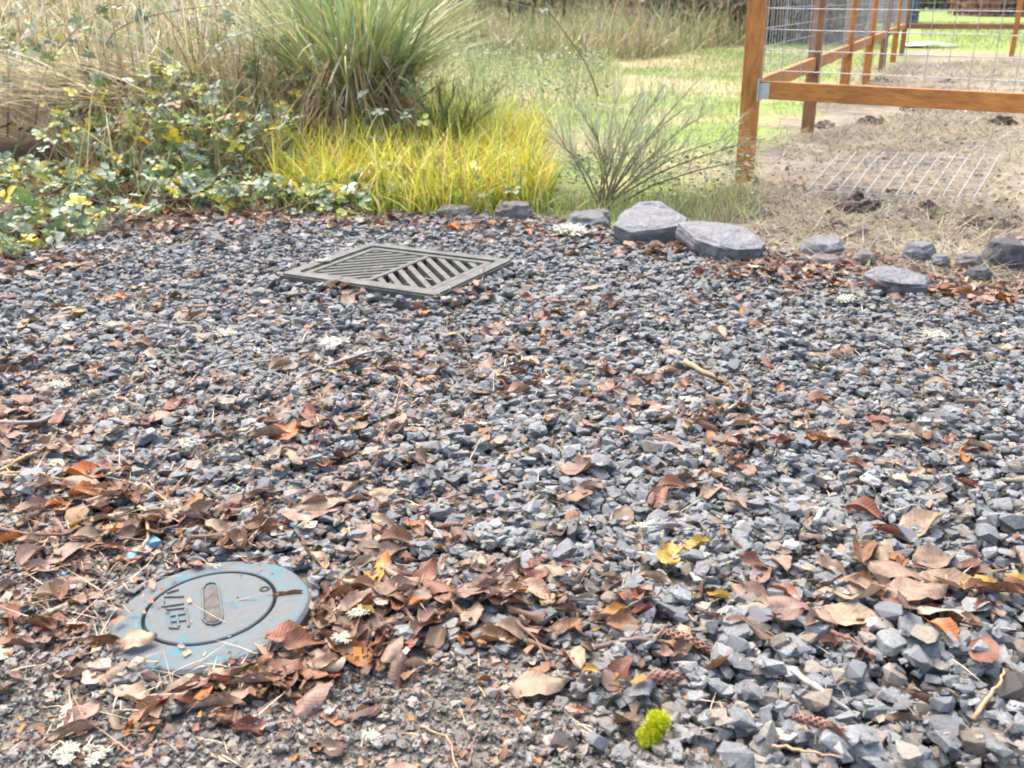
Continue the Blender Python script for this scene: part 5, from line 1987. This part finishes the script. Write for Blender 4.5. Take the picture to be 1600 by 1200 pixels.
def green_leaf_mat(name, colr, rough=0.4):
    m, nt, b = mat_new(name)
    geo = N(nt, 'ShaderNodeNewGeometry')
    f = tex_noise(nt, 45, 4, vec=geo.outputs['Position'])
    oi = N(nt, 'ShaderNodeObjectInfo')
    mr = N(nt, 'ShaderNodeMapRange')
    nt.links.new(oi.outputs['Random'], mr.inputs[0])
    mr.inputs[3].default_value = 0.7
    mr.inputs[4].default_value = 1.35
    hs = N(nt, 'ShaderNodeHueSaturation')
    nt.links.new(mr.outputs[0], hs.inputs['Value'])
    c = ramp(nt, f, [(0.3, tuple(q * 0.75 for q in colr)), (0.7, tuple(min(1, q * 1.25) for q in colr))])
    nt.links.new(c, hs.inputs['Color'])
    nt.links.new(hs.outputs[0], b.inputs['Base Color'])
    b.inputs['Roughness'].default_value = rough
    b.inputs['Specular IOR Level'].default_value = 0.6
    t = N(nt, 'ShaderNodeBsdfTranslucent')
    nt.links.new(hs.outputs[0], t.inputs['Color'])
    ms = N(nt, 'ShaderNodeMixShader')
    ms.inputs[0].default_value = 0.2
    nt.links.new(b.outputs[0], ms.inputs[1])
    nt.links.new(t.outputs[0], ms.inputs[2])
    nt.links.new(ms.outputs[0], nt.nodes['Material Output'].inputs['Surface'])
    return m


BLM = [green_leaf_mat('bramble_leaf_grey_green', (0.17, 0.235, 0.165)), green_leaf_mat('bramble_leaf_green', (0.15, 0.24, 0.085)), green_leaf_mat('bramble_leaf_pale', (0.27, 0.33, 0.23)),
       green_leaf_mat('bramble_leaf_yellow', (0.62, 0.50, 0.05)), green_leaf_mat('bramble_leaf_lime', (0.42, 0.45, 0.10))]
BME = []
for m in BLM:
    me = mesh_arrays('leaf', BV, BF, None, BU, True)
    me.materials.append(m)
    BME.append(me)


def bramble(label, canes, nleaf, lsz=(0.036, 0.066), wts=(4, 3, 2, 0.7, 1), seed=0, cane_col=(0.21, 0.12, 0.085)):
    """canes: lists of (px, py, height above ground) the stem passes over"""
    r = np.random.default_rng(seed)
    first = g(canes[0][0][0], canes[0][0][1])
    root = empty('bramble', (first[0], first[1], 0))
    tag(root, label, 'bramble', 'brambles along the far gravel edge')
    o0 = np.array([first[0], first[1], 0])
    wts = np.array(wts) / sum(wts)
    for cn in canes:
        P = []
        for a, b_, hh in cn:
            x, y, _ = g(a, b_)
            P.append((x, y, float(height(x, y)) + hh))
        P = np.array(P)
        t = np.linspace(0, 1, len(P))
        tt = np.linspace(0, 1, 14)
        # smooth through the points
        Q = np.stack([np.interp(tt, t, P[:, k]) for k in range(3)], 1)
        for _ in range(2):
            Q[1:-1] = 0.25 * Q[:-2] + 0.5 * Q[1:-1] + 0.25 * Q[2:]
        bb = Bag()
        bb.add(*tube(Q - o0, np.linspace(0.0045, 0.002, 14), 5), np.array(cane_col) * r.uniform(0.8, 1.3))
        bb.obj('cane', M['bark'], root, smooth=True)
        for k in range(nleaf):
            s = r.random()
            i = min(12, int(s * 13))
            f = s * 13 - i
            p = Q[i] * (1 - f) + Q[i + 1] * f
            c = int(r.choice(5, p=wts))
            L = r.uniform(*lsz)
            a = r.uniform(0, 6.28)
            tip = np.array([-math.sin(a), math.cos(a), 0]) * L * 0.6
            lo = link('leaf', BME[c], None, root, tuple(p - o0 + tip + np.array([r.normal(0, 0.05), r.normal(0, 0.05), r.uniform(-0.03, 0.06)])), (r.normal(0.15, 0.4), r.normal(0, 0.4), a), L)


BC = [
    ('bramble with yellow and green leaves below the flattened straw', [[(90, 300, 0.02), (140, 280, 0.2), (200, 270, 0.25), (270, 285, 0.12)], [(150, 300, 0.02), (210, 285, 0.18), (300, 285, 0.22), (360, 300, 0.05)], [(60, 300, 0.0), (100, 280, 0.22), (120, 270, 0.3)]], 15, (5, 3, 3, 2.2, 1.5)),
    ('low grey green bramble trailing over leaf litter at left edge', [[(-40, 400, 0.03), (30, 385, 0.06), (90, 375, 0.05), (150, 360, 0.03)], [(-30, 360, 0.05), (40, 350, 0.09), (120, 345, 0.05)], [(-30, 425, 0.02), (30, 400, 0.05), (60, 390, 0.06)]], 8, (4, 2.5, 3, 0.5, 1)),
    ('bramble with pale leaves left of the dark rock', [[(40, 335, 0.04), (90, 320, 0.1), (150, 315, 0.1), (220, 335, 0.03)], [(100, 360, 0.02), (140, 335, 0.08), (190, 345, 0.05)]], 14, (3, 2, 4, 0.8, 1.6)),
    ('green bramble at the left foot of the yellow grass', [[(340, 305, 0.03), (380, 290, 0.12), (430, 285, 0.14), (500, 300, 0.08)], [(300, 300, 0.03), (350, 280, 0.16), (420, 265, 0.22)], [(360, 320, 0.02), (420, 312, 0.07), (480, 318, 0.05)]], 13, (5, 4, 1.5, 0.7, 1)),
    ('yellow green bramble sprig creeping onto gravel above the grate', [[(430, 340, 0.03), (480, 338, 0.07), (530, 340, 0.08), (575, 345, 0.03)], [(520, 335, 0.02), (545, 345, 0.06), (560, 352, 0.03)]], 11, (2, 3, 2, 1.6, 4)),
    ('bramble climbing through the dry grass left of the green clump', [[(330, 270, 0.1), (360, 262, 0.35), (400, 255, 0.5), (450, 250, 0.55)], [(420, 265, 0.05), (450, 258, 0.3), (470, 250, 0.5), (500, 245, 0.62)], [(300, 262, 0.1), (310, 255, 0.4), (380, 250, 0.72)]], 12, (5, 3, 2.5, 0.5, 0.6)),
    ('bramble leaves scattered high in the dry grass at upper left', [[(60, 262, 0.1), (90, 255, 0.45), (160, 250, 0.7), (260, 245, 0.85)], [(180, 262, 0.1), (170, 255, 0.4), (150, 250, 0.6)], [(20, 262, 0.1), (40, 255, 0.5), (30, 250, 0.6)]], 8, (5, 3, 2.5, 1.2, 0.8)),
    ('dark stemmed bramble with blue green leaves in front of the clump', [[(600, 262, 0.1), (590, 258, 0.35), (555, 255, 0.7), (540, 250, 0.95)], [(640, 270, 0.05), (620, 262, 0.3), (615, 260, 0.55)]], 10, (6, 3, 2, 0.3, 0.2)),
    ('bramble sprays hanging over the dead leaves of the green clump', [[(470, 285, 0.1), (480, 278, 0.35), (500, 274, 0.5), (530, 272, 0.55)], [(620, 285, 0.1), (600, 280, 0.3), (580, 276, 0.45)], [(660, 280, 0.1), (650, 275, 0.35), (660, 270, 0.5), (690, 266, 0.5)]], 8, (6, 4, 2, 0.3, 0.6)),
    ('sparse bramble leaves poking out of the yellow grass', [[(520, 318, 0.06), (600, 312, 0.18), (680, 315, 0.14), (740, 322, 0.08)], [(560, 325, 0.04), (590, 318, 0.12), (630, 320, 0.12)], [(790, 330, 0.05), (800, 322, 0.12), (780, 318, 0.1)]], 8, (5, 3, 2, 0.5, 0.6)),
]
BC += [
    ('dense green bramble mound under the flattened straw at left', [[(20, 300, 0.05), (60, 292, 0.22), (120, 288, 0.26), (190, 292, 0.18)], [(110, 300, 0.05), (170, 290, 0.28), (230, 285, 0.34), (290, 290, 0.2)], [(200, 305, 0.03), (250, 296, 0.16), (320, 295, 0.2), (390, 300, 0.1)], [(70, 312, 0.03), (160, 308, 0.12), (240, 306, 0.12)]], 15, (5, 4, 2.5, 1.2, 1.2)),
    ('bramble with yellowing leaves in the middle of the dry grass', [[(150, 285, 0.1), (180, 280, 0.35), (240, 275, 0.48), (300, 272, 0.5)], [(200, 285, 0.1), (260, 280, 0.32), (330, 275, 0.42), (400, 272, 0.38)], [(120, 285, 0.2), (160, 280, 0.42), (190, 276, 0.5)]], 12, (4, 3, 2, 2.5, 1.6)),
    ('trailing bramble along the gravel edge left of the grate', [[(180, 352, 0.02), (240, 338, 0.06), (320, 330, 0.06), (400, 328, 0.05)], [(380, 330, 0.03), (440, 326, 0.09), (520, 326, 0.09), (570, 330, 0.05)], [(240, 322, 0.03), (300, 316, 0.1), (370, 316, 0.08)]], 11, (4, 3, 3, 0.6, 2)),
    ('bramble mat with pale leaves at the left frame edge', [[(-40, 340, 0.06), (10, 330, 0.14), (60, 330, 0.14), (110, 340, 0.06)], [(-40, 380, 0.04), (20, 368, 0.1), (70, 362, 0.1), (120, 368, 0.05)], [(-40, 318, 0.1), (20, 312, 0.2), (70, 312, 0.18)]], 8, (4, 3, 3.5, 0.6, 1)),
]
for k, (lab, cn, nl, wt) in enumerate(BC):
    bramble(lab, cn, nl, wts=wt, seed=50 + k)
# the mass of smaller leaves and dead stems the brambles grow through
bag = Bag()
tp = [([(110, 300), (470, 300), (470, 240), (200, 240), (110, 262)], 950, 0.42), ([(-60, 345), (330, 320), (330, 295), (-60, 292)], 380, 0.17), ([(-60, 262), (480, 250), (480, 150), (-60, 150)], 900, 0.75), ([(-60, 425), (60, 410), (220, 350), (-60, 340)], 170, 0.06), ([(250, 335), (560, 335), (560, 305), (250, 310)], 200, 0.1)]
for poly, n, hh_max in tp:
    p = scatter(poly, n)
    n = len(p)
    s_ = rng.uniform(0.026, 0.06, n)
    R = rotmats(rng.normal(0.2, 0.5, n), rng.normal(0, 0.5, n), rng.uniform(0, 6.28, n))
    zo = rng.random(n) ** 0.8 * hh_max * (0.35 + 0.9 * fbm(p[:, 0] + 3, p[:, 1], 1.8))
    VV = np.einsum('nij,nvj->nvi', R, BV[None] * s_[:, None, None]) + on_ground(p, 0.02)[:, None, :] + np.stack([0 * zo, 0 * zo, zo], 1)[:, None, :]
    bag.add(VV.reshape(-1, 3), (BF[None] + (np.arange(n) * len(BV))[:, None, None]).reshape(-1, 3), np.repeat(pick([(0.15, 0.21, 0.135), (0.17, 0.24, 0.10), (0.30, 0.35, 0.25), (0.55, 0.46, 0.06), (0.36, 0.40, 0.12), (0.30, 0.2, 0.1)], n, [3, 3, 1.6, 1.2, 2.4, 0.6]), len(BV), 0))
    m_ = n
    p = scatter(poly, m_)
    m_ = len(p)
    V, F, Cc = blades(on_ground(p, 0.0), rng.uniform(0.2, 0.7, m_) * min(1, hh_max * 2), rng.uniform(0, 6.28, m_), abs(rng.normal(0.6, 0.4, m_)), rng.normal(0.6, 0.6, m_), rng.uniform(0.005, 0.010, m_), pick([(0.2, 0.125, 0.085), (0.45, 0.36, 0.2), (0.36, 0.37, 0.13), (0.56, 0.49, 0.3)], m_), segs=5)
    bag.add(V, F, Cc)
n = 750
p = scatter([(90, 312), (480, 300), (480, 235), (120, 240)], n)
n = len(p)
V, F, Cc = blades(on_ground(p), rng.uniform(0.2, 0.75, n), rng.uniform(0, 6.28, n), abs(rng.normal(0.5, 0.4, n)), rng.normal(0.5, 0.8, n), rng.uniform(0.005, 0.011, n), pick([(0.58, 0.5, 0.3), (0.46, 0.38, 0.2), (0.42, 0.42, 0.12), (0.3, 0.2, 0.12)], n), segs=5, zig=0.15)
bag.add(V, F, Cc)
o = bag.obj('bramble_tangle', M['foliage'], smooth=True)
tag(o, 'tangle of small bramble leaves and dead stems along the left bank', 'undergrowth', kind='stuff')
# long bare canes
def lone_cane(pts, label, colr, r0, leaves=0):
    P = []
    for a, b_, z in pts:
        # a, b_ is where the stem is seen, standing at distance z
        t = z
        u, v = (a - 800) / FPX, (b_ - 600) / FPX
        P.append((u * t, t * (CT - v * ST), CAMH - t * (ST + v * CT)))
    P = np.array(P)
    tt = np.linspace(0, 1, 22)
    Q = np.stack([np.interp(tt, np.linspace(0, 1, len(P)), P[:, k]) for k in range(3)], 1)
    for _ in range(4):
        Q[1:-1] = 0.25 * Q[:-2] + 0.5 * Q[1:-1] + 0.25 * Q[2:]
    bb = Bag()
    root = empty('bare_cane', tuple(Q[0]))
    bb.add(*tube(Q - Q[0], np.linspace(r0, r0 * 0.5, 22), 5), colr)
    bb.obj('stem', M['bark'], root, smooth=True)
    for k in range(leaves):
        link('leaf', BME[[4, 2, 2, 0][k % 4]], None, root, tuple(Q[-1 - k * 2] - Q[0] + rng.normal(0, 0.02, 3)), (random.uniform(-1, 1), random.uniform(-1, 1), random.uniform(0, 6)), 0.05)
    tag(root, label, 'cane')


lone_cane([(150, 240, 6.2), (158, 60, 6.1), (215, 28, 6.0), (300, 12, 6.0), (360, 8, 6.0)], 'thin dark arching bramble cane across the dry grass', (0.16, 0.1, 0.085), 0.0042, 0)
lone_cane([(935, 150, 8.2), (920, 105, 8.1), (890, 60, 8.0), (855, 15, 8.0), (845, -8, 8.0)], 'leaning dark bare stem with pale tip leaves above the broom', (0.2, 0.135, 0.11), 0.007, 3)
lone_cane([(300, 140, 6.0), (312, 100, 5.9), (345, 65, 5.8), (395, 45, 5.8), (470, 30, 5.8)], 'whitish arched stalk curving up towards the green clump', (0.62, 0.62, 0.56), 0.006, 0)
lone_cane([(522, 110, 5.9), (512, 60, 5.85), (500, 20, 5.8), (494, -10, 5.8)], 'straight dark red stem standing in front of the green clump', (0.15, 0.06, 0.06), 0.005, 0)
lone_cane([(280, 190, 6.0), (300, 165, 6.0), (322, 138, 6.0), (330, 120, 6.0)], 'short dark broken cane in the middle of the dry grass', (0.14, 0.08, 0.06), 0.0055, 0)

# ------------------------------------------------------------------ weedy ground between the clump and the lawn
bag = Bag()
p = np.vstack([scatter([(640, 210), (900, 225), (960, 160), (930, 60), (700, 45), (620, 120)], 9000), scatter([(860, 300), (1180, 300), (1180, 330), (900, 330)], 900)])
n = len(p)
q = BV
s = rng.uniform(0.012, 0.026, n) * np.clip(p[:, 1] / 8, 0.8, 2.0)
R = rotmats(rng.normal(0, 0.4, n), rng.normal(0, 0.4, n), rng.uniform(0, 6.28, n))
zoff = rng.uniform(0.01, 0.34, n) * np.clip((fbm(p[:, 0], p[:, 1], 0.9) - 0.25) * 2.2, 0.05, 1)
lv, lf, _u = leaf_shape(K(w=0.36, fold=0.25, bend=-0.4), 2, 2)
VV = np.einsum('nij,nvj->nvi', R, lv[None] * (s * 1.6)[:, None, None]) + on_ground(p, 0)[:, None, :] + np.stack([0 * zoff, 0 * zoff, zoff], 1)[:, None, :]
FF = lf[None] + (np.arange(n) * len(lv))[:, None, None]
bag.add(VV.reshape(-1, 3), FF.reshape(-1, 3), np.repeat(pick([(0.15, 0.20, 0.11), (0.21, 0.25, 0.16), (0.26, 0.30, 0.10), (0.36, 0.31, 0.19), (0.12, 0.15, 0.10)], n, [3, 2.5, 2, 1.2, 1.5]), len(lv), 0))
p = np.vstack([scatter([(640, 210), (900, 225), (980, 140), (930, 40), (700, 40), (620, 120)], 14000), scatter([(880, 318), (1170, 300), (1180, 345), (900, 345)], 1600)])
n = len(p)
V, F, Cc = blades(on_ground(p), rng.uniform(0.12, 0.42, n) * np.where(p[:, 1] < 6, 0.35, 1), rng.uniform(0, 6.28, n), rng.normal(0.35, 0.25, n), rng.uniform(0, 1.3, n), rng.uniform(0.003, 0.008, n) * np.clip(p[:, 1] / 7, 0.7, 2.5),
                  pick([(0.28, 0.33, 0.13), (0.42, 0.40, 0.19), (0.52, 0.46, 0.28), (0.2, 0.27, 0.1)], n, [3, 2, 1.4, 2]), segs=4)
bag.add(V, F, Cc)
o = bag.obj('weeds', M['foliage'])
tag(o, 'low grey green weeds and grasses behind the yellow grass', 'weeds', kind='stuff')

# ------------------------------------------------------------------ brush far behind
bag = Bag()
n = 9000
px_, py_ = rng.uniform(560, 1180, n), rng.uniform(0, 1, n)
yb_ = 17 + rng.random(n) * 8 + 6 * np.clip((px_ - 1000) / 180, 0, 1)
xb = (px_ - 800) / FPX * yb_ * 0.96
p = np.column_stack([xb, yb_])
V, F, Cc = blades(on_ground(p), rng.uniform(0.2, 1.3, n) * (0.3 + 1.1 * fbm(p[:, 0], p[:, 1], 0.5)), rng.uniform(0, 6.28, n), abs(rng.normal(0.4, 0.35, n)), rng.normal(0.5, 0.8, n), rng.uniform(0.012, 0.035, n), pick([(0.46, 0.39, 0.23), (0.36, 0.33, 0.16), (0.28, 0.33, 0.13), (0.40, 0.31, 0.2), (0.24, 0.26, 0.14)], n), segs=4, zig=0.2)
bag.add(V, F, Cc)
o = bag.obj('far_grass', M['dry'])
tag(o, 'tall tan grass bank at the far edge of the lawn', 'dry grass', kind='stuff')


def thicket(name, label, x0, x1, y0, y1, hmax, cols, n, leafsz, cat='brush'):
    bg_ = Bag()
    nst_ = int(n / 60)
    for k in range(nst_):
        x, y = rng.uniform(x0, x1), rng.uniform(y0, y1)
        h = hmax * rng.uniform(0.6, 1.1)
        d = np.array([rng.normal(0, 0.25), rng.normal(0, 0.25), 1])
        P = np.array([(x, y, 0), (x + d[0] * h * 0.5, y + d[1] * h * 0.5, h * 0.55), (x + d[0] * h * 1.2, y + d[1] * h * 1.2, h)])
        bg_.add(*tube(P, [0.03, 0.02, 0.006], 4), (0.14, 0.1, 0.08))
    x, y = rng.uniform(x0, x1, n), rng.uniform(y0, y1, n)
    hh = hmax * (0.55 + 0.6 * fbm(x, y, 0.35))
    z = rng.random(n) * hh
    R = rotmats(rng.uniform(0, 6.28, n), rng.uniform(0, 6.28, n), rng.uniform(0, 6.28, n))
    q_ = np.array([(-1, -0.45, 0), (0.2, -0.55, 0.1), (1, 0, 0), (0.1, 0.5, 0.12)])
    s_ = rng.uniform(0.6, 1.3, n) * leafsz
    VV = np.einsum('nij,nvj->nvi', R, q_[None] * s_[:, None, None]) + np.column_stack([x, y, z])[:, None, :]
    FF = np.array([(0, 1, 2), (0, 2, 3)])[None] + (np.arange(n) * 4)[:, None, None]
    bg_.add(VV.reshape(-1, 3), FF.reshape(-1, 3), np.repeat(pick(cols, n), 4, 0))
    o = bg_.obj(name, M['foliage'])
    return tag(o, label, cat, kind='stuff')


thicket('brush', 'dark brown brush at the far end of the lawn', 2.5, 7.8, 23, 28, 2.4, [(0.22, 0.17, 0.12), (0.30, 0.22, 0.15), (0.26, 0.26, 0.14), (0.36, 0.26, 0.17)], 14000, 0.09)
thicket('far_hedge', 'far green brown hedge behind the tall tan grass', -22, 4, 27, 33, 3.2, [(0.22, 0.26, 0.14), (0.34, 0.31, 0.18), (0.40, 0.33, 0.2)], 12000, 0.16, 'hedge')
thicket('red_hedge', 'reddish brown hedge beyond the far fence', 27, 36, 62, 68, 2.6, [(0.30, 0.12, 0.08), (0.24, 0.12, 0.08), (0.33, 0.18, 0.12)], 7000, 0.22, 'hedge')
thicket('far_wood', 'distant woods closing the view behind everything', -90, 120, 95, 120, 11, [(0.11, 0.14, 0.08), (0.16, 0.16, 0.1), (0.2, 0.17, 0.12)], 16000, 1.0, 'woods')

# ------------------------------------------------------------------ dark blue shed seen through the fence
M['siding'] = plain_mat('blue_grey_siding', (0.05, 0.075, 0.10), (0.085, 0.115, 0.145), 4, 0.6)
M['roofing'] = plain_mat('shed_roof', (0.09, 0.09, 0.095), (0.15, 0.15, 0.155), 6, 0.8)
M['trim'] = plain_mat('shed_trim', (0.35, 0.38, 0.4), (0.45, 0.47, 0.48), 6, 0.6)
M['glass'] = plain_mat('dark_glass', (0.02, 0.03, 0.035), (0.05, 0.06, 0.07), 2, 0.1)
SX0, SX1, SY = 11.4, 17.2, 46.0
shed = empty('shed', ((SX0 + SX1) / 2, SY, 0))
tag(shed, 'dark blue shed glimpsed through the wire fence far behind', 'shed')
W2 = (SX1 - SX0) / 2
k = 0
z = 0.0
while z < 2.4:
    bm = bar_bm((-W2, 0, z + 0.09), (W2, 0, z + 0.09), 0.03 + 0.004 * (k % 2), 0.178, 0.004)
    bm_obj('siding_board', bm, M['siding'], shed)
    z += 0.18
    k += 1
bm = bmesh.new()
vs = [bm.verts.new(q) for q in ((-W2, 0.02, 0), (W2, 0.02, 0), (W2, 4, 0), (-W2, 4, 0), (-W2, 0.02, 2.5), (W2, 0.02, 2.5), (W2, 4, 2.5), (-W2, 4, 2.5))]
for f in ((0, 1, 5, 4), (1, 2, 6, 5), (2, 3, 7, 6), (3, 0, 4, 7)):
    bm.faces.new([vs[i] for i in f])
bm_obj('wall', bm, M['siding'], shed)
bm = bmesh.new()
vs = [bm.verts.new(q) for q in ((-W2 - .3, -.3, 2.5), (W2 + .3, -.3, 2.5), (W2 + .3, 2, 3.6), (-W2 - .3, 2, 3.6), (W2 + .3, 4.3, 2.5), (-W2 - .3, 4.3, 2.5))]
bm.faces.new([vs[i] for i in (0, 1, 2, 3)])
bm.faces.new([vs[i] for i in (3, 2, 4, 5)])
bm.faces.new([vs[i] for i in (1, 4, 2)])
bm.faces.new([vs[i] for i in (0, 3, 5)])
bm_obj('roof', bm, M['roofing'], shed)
dr = bm_obj('door', bar_bm((0.9, -0.03, 0.05), (0.9, -0.03, 2.1), 0.9, 0.05, 0.005, up=Vector((0, -1, 0))), M['trim'], shed)
print('done')
